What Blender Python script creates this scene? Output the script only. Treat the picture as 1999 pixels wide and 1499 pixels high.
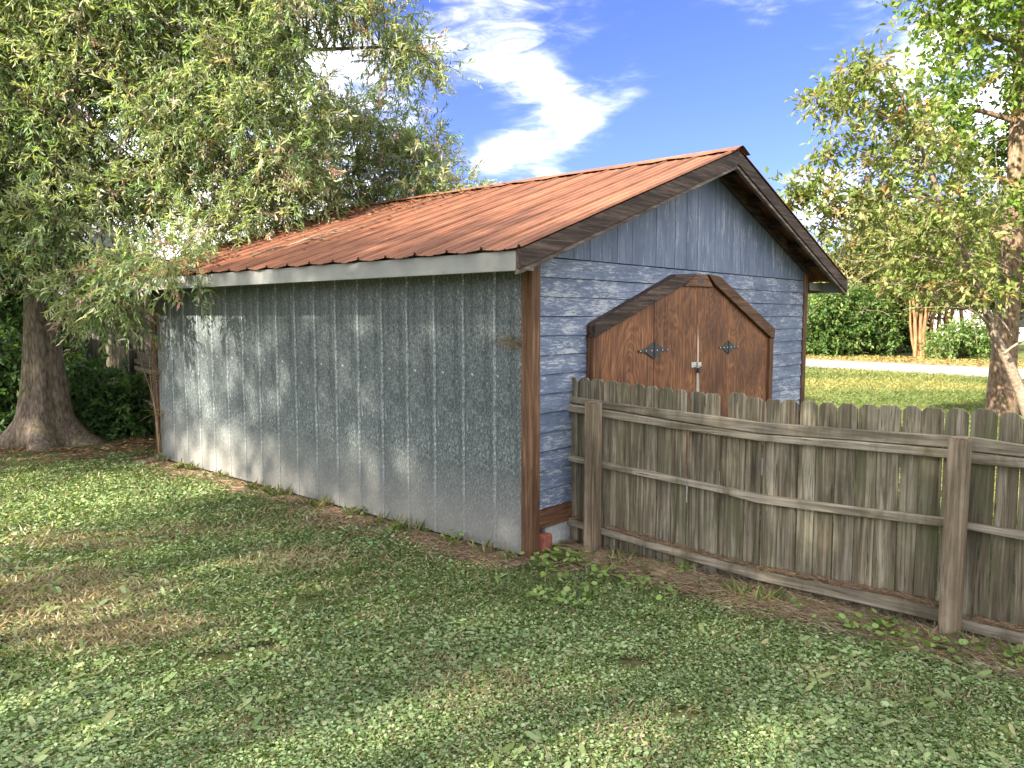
import bpy, bmesh, math, random
import numpy as np
from mathutils import Vector, Matrix
random.seed(7)
RNG = np.random.default_rng(11)
for o in list(bpy.data.objects): bpy.data.objects.remove(o)
S = bpy.context.scene
COL = S.collection
R = math.radians

# ------------------------------------------------------------------ camera
F, CX, CY, CAMH = 1503.0, 999.5, 749.5, 1.65          # photograph pixels (1999 x 1499), metres
PITCH = math.atan((CY - 619) / F)
cam = bpy.data.cameras.new('camera'); cam.sensor_width = 36; cam.lens = 36 * F / 1999
cam.clip_start = 0.05; cam.clip_end = 2000
camo = bpy.data.objects.new('camera', cam); COL.objects.link(camo)
camo.location = (0, 0, CAMH); camo.rotation_euler = (math.pi / 2 - PITCH, 0, 0)
S.camera = camo

# ------------------------------------------------------------------ light
SUN_H = Vector((-0.77, -0.64, 0)).normalized(); SUN_EL = R(31)
SUN = Vector((SUN_H.x * math.cos(SUN_EL), SUN_H.y * math.cos(SUN_EL), math.sin(SUN_EL)))
sl = bpy.data.lights.new('sun', 'SUN'); sl.energy = 2.0; sl.angle = R(0.8); sl.color = (1.0, 0.90, 0.74)
so = bpy.data.objects.new('sun', sl); COL.objects.link(so)
so.rotation_euler = (-SUN).to_track_quat('-Z', 'Y').to_euler(); so.location = (-30, -20, 30)
S.view_settings.view_transform = 'Standard'; S.view_settings.look = 'None'
S.view_settings.gamma = 1; S.view_settings.exposure = 3.6
S.view_settings.use_curve_mapping = False

def px_dir(x, y):
    fw = Vector((0, math.cos(PITCH), -math.sin(PITCH))); up = Vector((0, math.sin(PITCH), math.cos(PITCH)))
    return fw + Vector((1, 0, 0)) * ((x - CX) / F) - up * ((y - CY) / F)
EYE = Vector((0, 0, CAMH))
def ground(x, y, z=0.0):
    d = px_dir(x, y); return EYE + d * ((z - CAMH) / d.z)
def at(x, y, Y):                       # point seen at pixel x, y, standing Y metres ahead
    d = px_dir(x, y); return EYE + d * (Y / d.y)
def on_plane(x, y, p, n):
    d = px_dir(x, y); return EYE + d * ((Vector(p) - EYE).dot(n) / d.dot(n))

# ------------------------------------------------------------------ world: Nishita sky with clouds
W = bpy.data.worlds.new('World'); S.world = W; W.use_nodes = True
nt = W.node_tree; nt.nodes.clear()
def N(t, typ, **kw):
    n = t.nodes.new(typ)
    for k, v in kw.items():
        if k == 'inp':
            for a, b in v.items(): n.inputs[a].default_value = b
        else: setattr(n, k, v)
    return n
def LK(t, a, b): t.links.new(a, b)
def math_(t, op, a, b=None, c=None, clamp=False):
    n = t.nodes.new('ShaderNodeMath'); n.operation = op; n.use_clamp = clamp
    for i, v in enumerate((a, b, c)):
        if v is None: continue
        if isinstance(v, (int, float)): n.inputs[i].default_value = v
        else: t.links.new(v, n.inputs[i])
    return n.outputs[0]
def build_world():
    t = nt
    out = N(t, 'ShaderNodeOutputWorld'); bg = N(t, 'ShaderNodeBackground')
    bg.inputs[1].default_value = 0.085
    sky = N(t, 'ShaderNodeTexSky'); sky.sky_type = 'NISHITA'; sky.sun_disc = False
    sky.sun_elevation = SUN_EL; sky.sun_rotation = math.atan2(SUN.x, SUN.y)
    sky.air_density = 1.0; sky.dust_density = 0.3; sky.ozone_density = 1.6; sky.altitude = 0
    tc = N(t, 'ShaderNodeTexCoord')
    sep = N(t, 'ShaderNodeSeparateXYZ'); LK(t, tc.outputs['Generated'], sep.inputs[0])
    az = math_(t, 'ARCTAN2', sep.outputs[0], sep.outputs[1])
    el = math_(t, 'ARCSINE', sep.outputs[2])
    cmb = N(t, 'ShaderNodeCombineXYZ'); LK(t, az, cmb.inputs[0]); LK(t, el, cmb.inputs[1])
    n1 = N(t, 'ShaderNodeTexNoise', inp={'Scale': 11.0, 'Detail': 12.0, 'Roughness': 0.60, 'Distortion': 0.35})
    mp = N(t, 'ShaderNodeMapping'); mp.inputs['Scale'].default_value = (0.7, 1.7, 1); mp.inputs['Rotation'].default_value = (0, 0, R(24))
    LK(t, cmb.outputs[0], mp.inputs[0]); LK(t, mp.outputs[0], n1.inputs['Vector'])
    n2 = N(t, 'ShaderNodeTexNoise', inp={'Scale': 2.3, 'Detail': 3.0, 'Roughness': 0.5})
    LK(t, cmb.outputs[0], n2.inputs['Vector'])
    # drifting cumulus and cirrus: soft banks at the places the photograph shows them, dense cover elsewhere added to brighten the shade
    cov = math_(t, 'MULTIPLY', math_(t, 'SUBTRACT', n2.outputs[0], 0.26), 3.6)
    cov = math_(t, 'MINIMUM', math_(t, 'MAXIMUM', cov, -0.2), 0.85)
    def lobe(px, py, ra, re, amp, rot=0.0):
        d = px_dir(px, py).normalized(); a0 = math.atan2(d.x, d.y); e0 = math.asin(d.z)
        da = math_(t, 'SUBTRACT', az, a0); de = math_(t, 'SUBTRACT', el, e0)
        c, s_ = math.cos(R(rot)), math.sin(R(rot))
        p = math_(t, 'ADD', math_(t, 'MULTIPLY', da, c), math_(t, 'MULTIPLY', de, s_))
        q = math_(t, 'SUBTRACT', math_(t, 'MULTIPLY', de, c), math_(t, 'MULTIPLY', da, s_))
        p = math_(t, 'DIVIDE', p, ra); q = math_(t, 'DIVIDE', q, re)
        r2 = math_(t, 'ADD', math_(t, 'MULTIPLY', p, p), math_(t, 'MULTIPLY', q, q))
        return math_(t, 'MULTIPLY', math_(t, 'POWER', 2.718, math_(t, 'MULTIPLY', r2, -1.0)), amp)
    for L in ((1100, 150, .55, .30, -.66, 0), (1420, 200, .22, .20, -.42, 0), (985, 130, .085, .042, .47, -14), (1085, 175, .06, .028, .38, -50), (1060, 265, .10, .034, .42, 25),
              (985, 300, .055, .02, .42, 22), (1180, 215, .07, .02, .36, 28), (640, 120, .13, .06, .46, 10),
              (860, 250, .07, .03, .2, 0), (880, 40, .06, .03, .22, 30), (200, 300, .3, .12, .36, 0), (240, 470, .3, .07, .32, 0),
              (1078, 348, .022, .018, .62, 0), (1640, 400, .085, .03, .8, -10), (1580, 345, .06, .012, .5, 0),
              (1810, 100, .045, .022, .50, 40), (1430, 75, .10, .025, .10, 45), (1390, 0, .05, .012, .36, 0),
              (1900, 200, .12, .05, .32, 0)):
        cov = math_(t, 'ADD', cov, lobe(*L))
    n3 = N(t, 'ShaderNodeTexNoise', inp={'Scale': 26.0, 'Detail': 9.0, 'Roughness': 0.62, 'Distortion': 1.4})
    mp3 = N(t, 'ShaderNodeMapping'); mp3.inputs['Scale'].default_value = (0.45, 1.5, 1); mp3.inputs['Rotation'].default_value = (0, 0, R(-22))
    LK(t, cmb.outputs[0], mp3.inputs[0]); LK(t, mp3.outputs[0], n3.inputs['Vector'])
    v = math_(t, 'ADD', cov, math_(t, 'MULTIPLY', math_(t, 'SUBTRACT', n1.outputs[0], 0.5), 1.35))
    v = math_(t, 'ADD', v, math_(t, 'MULTIPLY', math_(t, 'SUBTRACT', n3.outputs[0], 0.5), 0.75))
    mr = N(t, 'ShaderNodeMapRange', interpolation_type='SMOOTHSTEP'); mr.inputs[1].default_value = 0.0; mr.inputs[2].default_value = 1.0
    LK(t, v, mr.inputs[0])
    above = N(t, 'ShaderNodeMapRange', interpolation_type='SMOOTHSTEP'); above.inputs[1].default_value = 0.0; above.inputs[2].default_value = 0.06
    LK(t, el, above.inputs[0])
    fac = math_(t, 'MULTIPLY', math_(t, 'POWER', mr.outputs[0], 1.9), above.outputs[0])
    tint = N(t, 'ShaderNodeMix', data_type='RGBA', blend_type='MULTIPLY'); tint.inputs[0].default_value = 1
    LK(t, sky.outputs[0], tint.inputs[6]); tint.inputs[7].default_value = (0.122, 0.134, 0.262, 1)
    mx = N(t, 'ShaderNodeMix', data_type='RGBA'); LK(t, fac, mx.inputs[0]); LK(t, tint.outputs[2], mx.inputs[6])
    mx.inputs[7].default_value = (3.4, 3.36, 3.25, 1)
    LK(t, mx.outputs[2], bg.inputs[0]); LK(t, bg.outputs[0], out.inputs[0])
build_world()

# ------------------------------------------------------------------ helpers
def tag(o, label=None, cat=None, group=None, kind=None):
    if label: o['label'] = label
    if cat: o['category'] = cat
    if group: o['group'] = group
    if kind: o['kind'] = kind
    return o
def link(name, me, mat=None, parent=None, loc=None):
    o = bpy.data.objects.new(name, me); COL.objects.link(o)
    if mat is not None and len(me.materials) == 0: me.materials.append(mat)
    if parent is not None: o.parent = parent
    if loc is not None: o.location = loc
    return o
def empty(name, loc=(0, 0, 0), rz=0.0):
    o = bpy.data.objects.new(name, None); COL.objects.link(o); o.location = loc; o.rotation_euler = (0, 0, rz)
    o.empty_display_size = 0.2
    return o
def pyd(name, verts, faces):
    me = bpy.data.meshes.new(name); me.from_pydata([tuple(v) for v in verts], [], faces); me.update(); return me
def big(name, V, Fq, C=None, smooth=False):
    """mesh from numpy arrays: V (n,3), Fq (m,k) equal-sized faces, C (n,3) per-vertex colour"""
    me = bpy.data.meshes.new(name)
    V = np.asarray(V, np.float32); Fq = np.asarray(Fq, np.int32); k = Fq.shape[1]
    me.vertices.add(len(V)); me.vertices.foreach_set('co', V.ravel())
    me.loops.add(Fq.size); me.loops.foreach_set('vertex_index', Fq.ravel())
    me.polygons.add(len(Fq)); me.polygons.foreach_set('loop_start', np.arange(0, Fq.size, k, dtype=np.int32))
    me.polygons.foreach_set('loop_total', np.full(len(Fq), k, np.int32))
    if smooth: me.polygons.foreach_set('use_smooth', np.ones(len(Fq), bool))
    me.update(calc_edges=True)
    if C is not None:
        a = me.color_attributes.new('col', 'FLOAT_COLOR', 'POINT')
        a.data.foreach_set('color', np.concatenate([C, np.ones((len(V), 1))], 1).astype(np.float32).ravel())
    return me
def box(name, x0, x1, y0, y1, z0, z1, bev=0.004, jit=0.0):
    """bevelled box mesh"""
    bm = bmesh.new(); bmesh.ops.create_cube(bm, size=1)
    for v in bm.verts:
        v.co = Vector(((x0 if v.co.x < 0 else x1), (y0 if v.co.y < 0 else y1), (z0 if v.co.z < 0 else z1)))
        if jit: v.co += Vector((random.uniform(-jit, jit), random.uniform(-jit, jit), random.uniform(-jit, jit)))
    if bev: bmesh.ops.bevel(bm, geom=bm.edges[:], offset=bev, segments=1, affect='EDGES')
    me = bpy.data.meshes.new(name); bm.to_mesh(me); bm.free(); return me
def prism_xz(name, pts, y0, y1, bev=0.003):
    """polygon in the x-z plane extruded from y0 (front) to y1"""
    bm = bmesh.new()
    a = [bm.verts.new((x, y0, z)) for x, z in pts]; b = [bm.verts.new((x, y1, z)) for x, z in pts]
    n = len(pts)
    bm.faces.new(a); bm.faces.new(list(reversed(b)))
    for i in range(n): bm.faces.new((a[i], b[i], b[(i + 1) % n], a[(i + 1) % n]))
    bmesh.ops.recalc_face_normals(bm, faces=bm.faces[:])
    if bev: bmesh.ops.bevel(bm, geom=bm.edges[:], offset=bev, segments=1, affect='EDGES')
    me = bpy.data.meshes.new(name); bm.to_mesh(me); bm.free(); return me
def tube_arrays(pts, rad, seg=6, rough=0.0, caps=False):
    """tapered tube along points; returns V, F(quads)"""
    P = np.array([tuple(p) for p in pts], float); n = len(P)
    T = np.gradient(P, axis=0); T /= np.linalg.norm(T, axis=1)[:, None] + 1e-9
    ref = np.array([0.3, 0.9, 0.2]); V = []
    for i in range(n):
        a = np.cross(T[i], ref); a /= np.linalg.norm(a) + 1e-9; b = np.cross(T[i], a)
        for k in range(seg):
            th = 2 * math.pi * k / seg; r = rad[i] * (1 + (RNG.uniform(-rough, rough) if rough else 0))
            V.append(P[i] + (a * math.cos(th) + b * math.sin(th)) * r)
    Fq = [[i * seg + k, i * seg + (k + 1) % seg, (i + 1) * seg + (k + 1) % seg, (i + 1) * seg + k] for i in range(n - 1) for k in range(seg)]
    return np.array(V), np.array(Fq)
class Acc:
    def __init__(s): s.V = []; s.F = []; s.C = []; s.n = 0
    def add(s, V, Fq, c=None):
        s.V.append(np.asarray(V)); s.F.append(np.asarray(Fq) + s.n); s.n += len(V)
        if c is not None: s.C.append(np.broadcast_to(np.asarray(c, float), (len(V), 3)))
    def mesh(s, name, smooth=False):
        return big(name, np.concatenate(s.V), np.concatenate(s.F), np.concatenate(s.C) if s.C else None, smooth)
def noise2(x, y, sc, seed=0):
    """smooth value noise 0..1 for placing plants"""
    r = np.random.default_rng(seed).random((64, 64)); u = np.asarray(x) * sc; v = np.asarray(y) * sc
    i = np.floor(u).astype(int); j = np.floor(v).astype(int); fu = u - i; fv = v - j
    fu = fu * fu * (3 - 2 * fu); fv = fv * fv * (3 - 2 * fv)
    g = lambda a, b: r[a % 64, b % 64]
    return (g(i, j) * (1 - fu) + g(i + 1, j) * fu) * (1 - fv) + (g(i, j + 1) * (1 - fu) + g(i + 1, j + 1) * fu) * fv
def inpoly(x, y, poly):
    c = False; n = len(poly)
    for i in range(n):
        x1, y1 = poly[i]; x2, y2 = poly[(i + 1) % n]
        if (y1 > y) != (y2 > y) and x < (x2 - x1) * (y - y1) / (y2 - y1) + x1: c = not c
    return c

# ------------------------------------------------------------------ materials (all procedural)
def newmat(name):
    m = bpy.data.materials.new(name); m.use_nodes = True; t = m.node_tree
    b = t.nodes['Principled BSDF']; return m, t, b
def ramp(t, fac, stops):
    r = t.nodes.new('ShaderNodeValToRGB'); e = r.color_ramp.elements
    while len(e) < len(stops): e.new(0.5)
    for i, (p, c) in enumerate(stops):
        e[i].position = p; e[i].color = (c if len(c) == 4 else (*c, 1))
    t.links.new(fac, r.inputs[0]); return r.outputs[0]
def coords(t, scale=(1, 1, 1), rot=(0, 0, 0), rand=True, which='Object'):
    tc = t.nodes.new('ShaderNodeTexCoord'); mp = t.nodes.new('ShaderNodeMapping')
    mp.inputs['Scale'].default_value = scale; mp.inputs['Rotation'].default_value = rot
    t.links.new(tc.outputs[which], mp.inputs[0])
    if rand:
        oi = t.nodes.new('ShaderNodeObjectInfo'); m = t.nodes.new('ShaderNodeMath'); m.operation = 'MULTIPLY'; m.inputs[1].default_value = 37.0
        t.links.new(oi.outputs['Random'], m.inputs[0]); t.links.new(m.outputs[0], mp.inputs['Location'])
    return mp.outputs[0]
def noise(t, vec, scale, detail=5, rough=0.6, dist=0.0):
    n = t.nodes.new('ShaderNodeTexNoise'); n.inputs['Scale'].default_value = scale; n.inputs['Detail'].default_value = detail
    n.inputs['Roughness'].default_value = rough; n.inputs['Distortion'].default_value = dist
    t.links.new(vec, n.inputs['Vector']); return n.outputs[0]
def mix(t, fac, a, b, blend='MIX'):
    m = t.nodes.new('ShaderNodeMix'); m.data_type = 'RGBA'; m.blend_type = blend
    for i, v in ((0, fac), (6, a), (7, b)):
        if isinstance(v, (int, float)): m.inputs[i].default_value = v
        elif isinstance(v, tuple): m.inputs[i].default_value = (*v, 1)
        else: t.links.new(v, m.inputs[i])
    return m.outputs[2]
def bump(t, b, h, strength=0.3, dist=0.01):
    n = t.nodes.new('ShaderNodeBump'); n.inputs['Strength'].default_value = strength; n.inputs['Distance'].default_value = dist
    t.links.new(h, n.inputs['Height']); t.links.new(n.outputs[0], b.inputs['Normal'])
def thr(t, v, a, b):
    m = t.nodes.new('ShaderNodeMapRange'); m.inputs[1].default_value = a; m.inputs[2].default_value = b; t.links.new(v, m.inputs[0]); return m.outputs[0]

def m_wood(name, dark, mid, light, axis='z', grain=26, rough=0.75, knots=True, bumpk=0.35, vary=0.35, stain=None):
    m, t, b = newmat(name)
    al = 0.045
    sc = {'x': (al, 1, 1), 'y': (1, al, 1), 'z': (1, 1, al)}[axis]
    v = coords(t, sc)
    g = noise(t, v, grain * 2.4, 6, 0.65, 0.8); g2 = noise(t, v, grain * 0.6, 4, 0.6, 1.2)
    s = math_(t, 'ADD', math_(t, 'MULTIPLY', g, 0.6), math_(t, 'MULTIPLY', g2, 0.4))
    c = ramp(t, s, [(0.36, dark), (0.49, mid), (0.62, light)])
    crack = thr(t, noise(t, v, grain * 5.0, 3, 0.5, 0.3), 0.36, 0.30)
    c = mix(t, math_(t, 'MULTIPLY', crack, 0.75), c, tuple(k * 0.5 for k in dark))
    big_ = noise(t, coords(t, (1, 1, 1)), 2.6, 4, 0.6)
    c = mix(t, thr(t, big_, 0.35, 0.7), c, mix(t, 1.0, c, tuple(0.55 + 0.2 * k for k in (0, 0, 0)), 'MULTIPLY'))
    oi = t.nodes.new('ShaderNodeObjectInfo')
    val = t.nodes.new('ShaderNodeMapRange'); val.inputs[3].default_value = 1 - vary; val.inputs[4].default_value = 1 + vary
    t.links.new(oi.outputs['Random'], val.inputs[0])
    hsv = t.nodes.new('ShaderNodeHueSaturation'); t.links.new(c, hsv.inputs['Color']); t.links.new(val.outputs[0], hsv.inputs['Value'])
    c = hsv.outputs[0]
    if stain:
        col, lo, hi, sc2 = stain
        c = mix(t, thr(t, noise(t, coords(t, (1, 1, 0.35)), sc2, 5, 0.65), lo, hi), c, col)
    t.links.new(c, b.inputs['Base Color']); b.inputs['Roughness'].default_value = rough; b.inputs['Specular IOR Level'].default_value = 0.25
    bump(t, b, s, bumpk, 0.006)
    return m
def m_bluepaint(name, axis):
    m, t, b = newmat(name)
    sc = (0.15, 1, 1) if axis == 'x' else (1, 1, 0.08)
    v = coords(t, sc)
    g = noise(t, v, 85, 7, 0.75, 0.6); g2 = noise(t, v, 20, 5, 0.65, 0.4)
    area = noise(t, coords(t, (1, 1, 1), rand=False), 1.5, 4, 0.6)
    paint = ramp(t, noise(t, v, 9, 4, 0.6), [(0.3, (0.078, 0.106, 0.170)), (0.6, (0.126, 0.160, 0.240)), (0.8, (0.19, 0.225, 0.30))])
    s = math_(t, 'ADD', math_(t, 'ADD', math_(t, 'MULTIPLY', g, 0.75), math_(t, 'MULTIPLY', g2, 0.35)), math_(t, 'MULTIPLY', area, 0.34))
    c = mix(t, thr(t, s, 0.735, 0.82) if axis == 'x' else thr(t, s, 0.765, 0.85), paint, (0.35, 0.37, 0.40))
    c = mix(t, thr(t, s, 0.70, 0.55), c, (0.07, 0.085, 0.115))
    t.links.new(c, b.inputs['Base Color']); b.inputs['Roughness'].default_value = 0.7; b.inputs['Specular IOR Level'].default_value = 0.3
    bump(t, b, s, 0.4, 0.004)
    return m
def m_plywood(name):
    m, t, b = newmat(name)
    v = coords(t, (1, 1, 0.4))
    w = t.nodes.new('ShaderNodeTexNoise'); w.inputs['Scale'].default_value = 2.6; w.inputs['Detail'].default_value = 2; w.inputs['Distortion'].default_value = 2.2
    t.links.new(v, w.inputs['Vector'])
    rings = math_(t, 'SINE', math_(t, 'MULTIPLY', w.outputs[0], 60.0))
    c = ramp(t, math_(t, 'ADD', math_(t, 'MULTIPLY', rings, 0.085), math_(t, 'MULTIPLY', noise(t, coords(t, (1, 1, 0.06)), 55, 6, 0.7), 0.95)),
             [(0.28, (0.072, 0.028, 0.012)), (0.5, (0.175, 0.070, 0.027)), (0.75, (0.34, 0.155, 0.066))])
    spl = thr(t, noise(t, coords(t, (1, 1, 0.03)), 60, 5, 0.7), 0.70, 0.78)
    c = mix(t, spl, c, (0.38, 0.27, 0.17))
    c = mix(t, thr(t, noise(t, coords(t), 1.7, 3), 0.42, 0.7), c, mix(t, 1.0, c, (0.5, 0.46, 0.46), 'MULTIPLY'))
    t.links.new(c, b.inputs['Base Color']); b.inputs['Roughness'].default_value = 0.62; b.inputs['Specular IOR Level'].default_value = 0.3
    bump(t, b, rings, 0.06, 0.003)
    return m
def m_rust(name):
    m, t, b = newmat(name)
    v = coords(t, (1, 1, 1), rand=False); st = coords(t, (0.10, 1, 0.1), rand=True)
    n1 = noise(t, v, 1.6, 6, 0.62); n2 = noise(t, st, 34, 5, 0.65, 0.3); n3 = noise(t, v, 90, 4, 0.7)
    s = math_(t, 'ADD', math_(t, 'ADD', math_(t, 'MULTIPLY', n1, 0.45), math_(t, 'MULTIPLY', n2, 0.5)), math_(t, 'MULTIPLY', n3, 0.14))
    c = ramp(t, s, [(0.36, (0.062, 0.027, 0.018)), (0.5, (0.132, 0.052, 0.028)), (0.62, (0.20, 0.080, 0.041)), (0.78, (0.27, 0.145, 0.09))])
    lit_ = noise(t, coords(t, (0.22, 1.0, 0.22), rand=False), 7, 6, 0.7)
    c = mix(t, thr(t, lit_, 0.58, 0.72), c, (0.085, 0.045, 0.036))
    c = mix(t, thr(t, noise(t, coords(t, (1, 1, 1), rand=True), 26, 3, 0.6), 0.70, 0.76), c, (0.34, 0.22, 0.15))
    oi = t.nodes.new('ShaderNodeObjectInfo'); vv_ = t.nodes.new('ShaderNodeMapRange'); vv_.inputs[3].default_value = .82; vv_.inputs[4].default_value = 1.16
    t.links.new(oi.outputs['Random'], vv_.inputs[0]); hs = t.nodes.new('ShaderNodeHueSaturation'); t.links.new(c, hs.inputs['Color']); t.links.new(vv_.outputs[0], hs.inputs['Value']); c = hs.outputs[0]
    t.links.new(c, b.inputs['Base Color']); b.inputs['Roughness'].default_value = 0.72; b.inputs['Metallic'].default_value = 0.0
    b.inputs['Specular IOR Level'].default_value = 0.3
    bump(t, b, math_(t, 'ADD', n3, n2), 0.12, 0.004)
    return m
def m_galv(name, gain=1.0):
    m, t, b = newmat(name)
    v = coords(t, (1, 1, 0.62), rand=False)
    vo = t.nodes.new('ShaderNodeTexVoronoi'); vo.inputs['Scale'].default_value = 120; vo.inputs['Randomness'].default_value = 1
    wv = t.nodes.new('ShaderNodeVectorMath'); wv.operation = 'ADD'
    nn = t.nodes.new('ShaderNodeTexNoise'); nn.inputs['Scale'].default_value = 30; t.links.new(v, nn.inputs['Vector'])
    sc = t.nodes.new('ShaderNodeVectorMath'); sc.operation = 'SCALE'; sc.inputs['Scale'].default_value = 0.03
    t.links.new(nn.outputs['Color'], sc.inputs[0]); t.links.new(v, wv.inputs[0]); t.links.new(sc.outputs[0], wv.inputs[1])
    t.links.new(wv.outputs[0], vo.inputs['Vector'])
    sepc = t.nodes.new('ShaderNodeSeparateColor'); t.links.new(vo.outputs['Color'], sepc.inputs[0])
    cells = sepc.outputs[0]
    n1 = noise(t, coords(t, (1, 1, 1), rand=False), 1.3, 6, 0.6); n2 = noise(t, coords(t, (1, 1, 0.4), rand=False), 85, 6, 0.75)
    s = math_(t, 'ADD', math_(t, 'ADD', math_(t, 'MULTIPLY', cells, 0.20), math_(t, 'MULTIPLY', n2, 0.55)), math_(t, 'MULTIPLY', n1, 0.30))
    c = ramp(t, s, [(0.38, (0.050, 0.060, 0.066)), (0.50, (0.105, 0.122, 0.132)), (0.60, (0.180, 0.200, 0.210)), (0.72, (0.42, 0.44, 0.45))])
    # white oxide flecks
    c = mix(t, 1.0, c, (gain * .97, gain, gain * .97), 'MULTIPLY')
    fl = thr(t, noise(t, coords(t, (1, 1, 0.45), rot=(R(24), 0, 0), rand=False), 26, 3, 0.5, 1.0), 0.715, 0.75)
    c = mix(t, math_(t, 'MULTIPLY', fl, 0.7), c, (0.66, 0.68, 0.68))
    c = mix(t, thr(t, noise(t, coords(t, (1, 1, 0.035), rand=False), 16, 5, 0.65), 0.52, 0.72), c, mix(t, 1.0, c, (0.55, 0.56, 0.56), 'MULTIPLY'))
    # dust splashed up from the soil at the foot of the wall
    tc = t.nodes.new('ShaderNodeTexCoord'); sp = t.nodes.new('ShaderNodeSeparateXYZ'); t.links.new(tc.outputs['Object'], sp.inputs[0])
    h = math_(t, 'ADD', sp.outputs[2], math_(t, 'MULTIPLY', math_(t, 'SUBTRACT', n1, 0.5), 0.9))
    dust = thr(t, h, 0.62, 0.10)
    c = mix(t, math_(t, 'MULTIPLY', dust, 0.65), c, (0.215, 0.205, 0.182))
    dots = thr(t, noise(t, coords(t, (1, 1, 0.6), rand=False), 38, 2, 0.4), 0.765, 0.79)
    c = mix(t, math_(t, 'MULTIPLY', dots, dust), c, (0.06, 0.045, 0.03))
    t.links.new(c, b.inputs['Base Color']); 
    met = math_(t, 'MULTIPLY', math_(t, 'SUBTRACT', 1.0, dust), 0.45); t.links.new(met, b.inputs['Metallic'])
    b.inputs['Roughness'].default_value = 0.55
    bump(t, b, s, 0.08, 0.003)
    return m
def m_plain(name, col, rough=0.6, metal=0.0, var=0.25, scale=8, bumpk=0.1, grime=None):
    m, t, b = newmat(name)
    v = coords(t); n = noise(t, v, scale, 6, 0.65)
    c = ramp(t, n, [(0.3, tuple(k * (1 - var) for k in col)), (0.7, tuple(min(1, k * (1 + var)) for k in col))])
    if grime: c = mix(t, thr(t, noise(t, coords(t, (1, 0.25, 1)), grime[1], 5, 0.7), grime[2], grime[2] + 0.1), c, grime[0])
    t.links.new(c, b.inputs['Base Color']); b.inputs['Roughness'].default_value = rough; b.inputs['Metallic'].default_value = metal
    bump(t, b, n, bumpk, 0.004); return m
def m_bark(name, dark, light, sc=18, vert=0.22, strength=0.9):
    m, t, b = newmat(name)
    v = coords(t, (1, 1, vert)); n = noise(t, v, sc, 7, 0.65, 0.7)
    vo = t.nodes.new('ShaderNodeTexVoronoi'); vo.feature = 'DISTANCE_TO_EDGE'; vo.inputs['Scale'].default_value = sc * 1.2; t.links.new(v, vo.inputs['Vector'])
    fine = noise(t, coords(t, (1, 1, vert * .6)), sc * 3.2, 6, 0.7, 0.5)
    s = math_(t, 'ADD', math_(t, 'ADD', math_(t, 'MULTIPLY', vo.outputs['Distance'], 0.30), math_(t, 'MULTIPLY', n, 0.5)), math_(t, 'MULTIPLY', fine, 0.42))
    c = ramp(t, s, [(0.40, dark), (0.52, tuple((a + b_) / 2 for a, b_ in zip(dark, light))), (0.68, light)])
    c = mix(t, thr(t, noise(t, coords(t), 3, 4), 0.5, 0.75), c, mix(t, 1.0, c, (0.75, 0.85, 0.6), 'MULTIPLY'))
    t.links.new(c, b.inputs['Base Color']); b.inputs['Roughness'].default_value = 0.9; b.inputs['Specular IOR Level'].default_value = 0.15
    bump(t, b, s, strength, 0.02); return m
def m_leaf(name, trans=0.42, rough=0.5):
    m, t, b = newmat(name)
    a = t.nodes.new('ShaderNodeAttribute'); a.attribute_name = 'col'
    t.links.new(a.outputs['Color'], b.inputs['Base Color']); b.inputs['Roughness'].default_value = rough; b.inputs['Specular IOR Level'].default_value = 0.35
    tr = t.nodes.new('ShaderNodeBsdfTranslucent'); t.links.new(mix(t, 1.0, a.outputs['Color'], (1.25, 1.3, 0.55), 'MULTIPLY'), tr.inputs[0])
    ms = t.nodes.new('ShaderNodeMixShader'); ms.inputs[0].default_value = trans
    t.links.new(b.outputs[0], ms.inputs[1]); t.links.new(tr.outputs[0], ms.inputs[2])
    t.links.new(ms.outputs[0], t.nodes['Material Output'].inputs[0]); return m
def m_ground(name):
    m, t, b = newmat(name)
    v = coords(t, rand=False)
    n1 = noise(t, v, 0.55, 6, 0.6); n2 = noise(t, v, 14, 6, 0.7); n3 = noise(t, v, 60, 4, 0.7)
    soil = ramp(t, math_(t, 'ADD', math_(t, 'MULTIPLY', n2, 0.6), math_(t, 'MULTIPLY', n3, 0.4)), [(0.3, (0.045, 0.030, 0.020)), (0.5, (0.105, 0.070, 0.045)), (0.7, (0.19, 0.135, 0.09))])
    green = ramp(t, math_(t, 'ADD', math_(t, 'MULTIPLY', n2, 0.5), math_(t, 'MULTIPLY', n3, 0.5)), [(0.3, (0.055, 0.075, 0.026)), (0.55, (0.115, 0.145, 0.05)), (0.75, (0.20, 0.21, 0.085))])
    c = mix(t, thr(t, math_(t, 'ADD', math_(t, 'MULTIPLY', n1, 0.7), math_(t, 'MULTIPLY', n2, 0.3)), 0.40, 0.55), soil, green)
    # beyond the yard: open lawn
    sp = t.nodes.new('ShaderNodeSeparateXYZ'); t.links.new(t.nodes.new('ShaderNodeTexCoord').outputs['Object'], sp.inputs[0])
    far = thr(t, sp.outputs[1], 9.0, 13.0)
    lawn = ramp(t, n1, [(0.35, (0.085, 0.115, 0.035)), (0.55, (0.15, 0.165, 0.05)), (0.7, (0.24, 0.21, 0.075))])
    right = thr(t, sp.outputs[0], -1.0, 2.0)
    c = mix(t, math_(t, 'MULTIPLY', far, right), c, mix(t, 0.35, lawn, green))
    t.links.new(c, b.inputs['Base Color']); b.inputs['Roughness'].default_value = 0.95; b.inputs['Specular IOR Level'].default_value = 0.1
    bump(t, b, math_(t, 'ADD', n2, n3), 0.8, 0.03); return m
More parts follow.
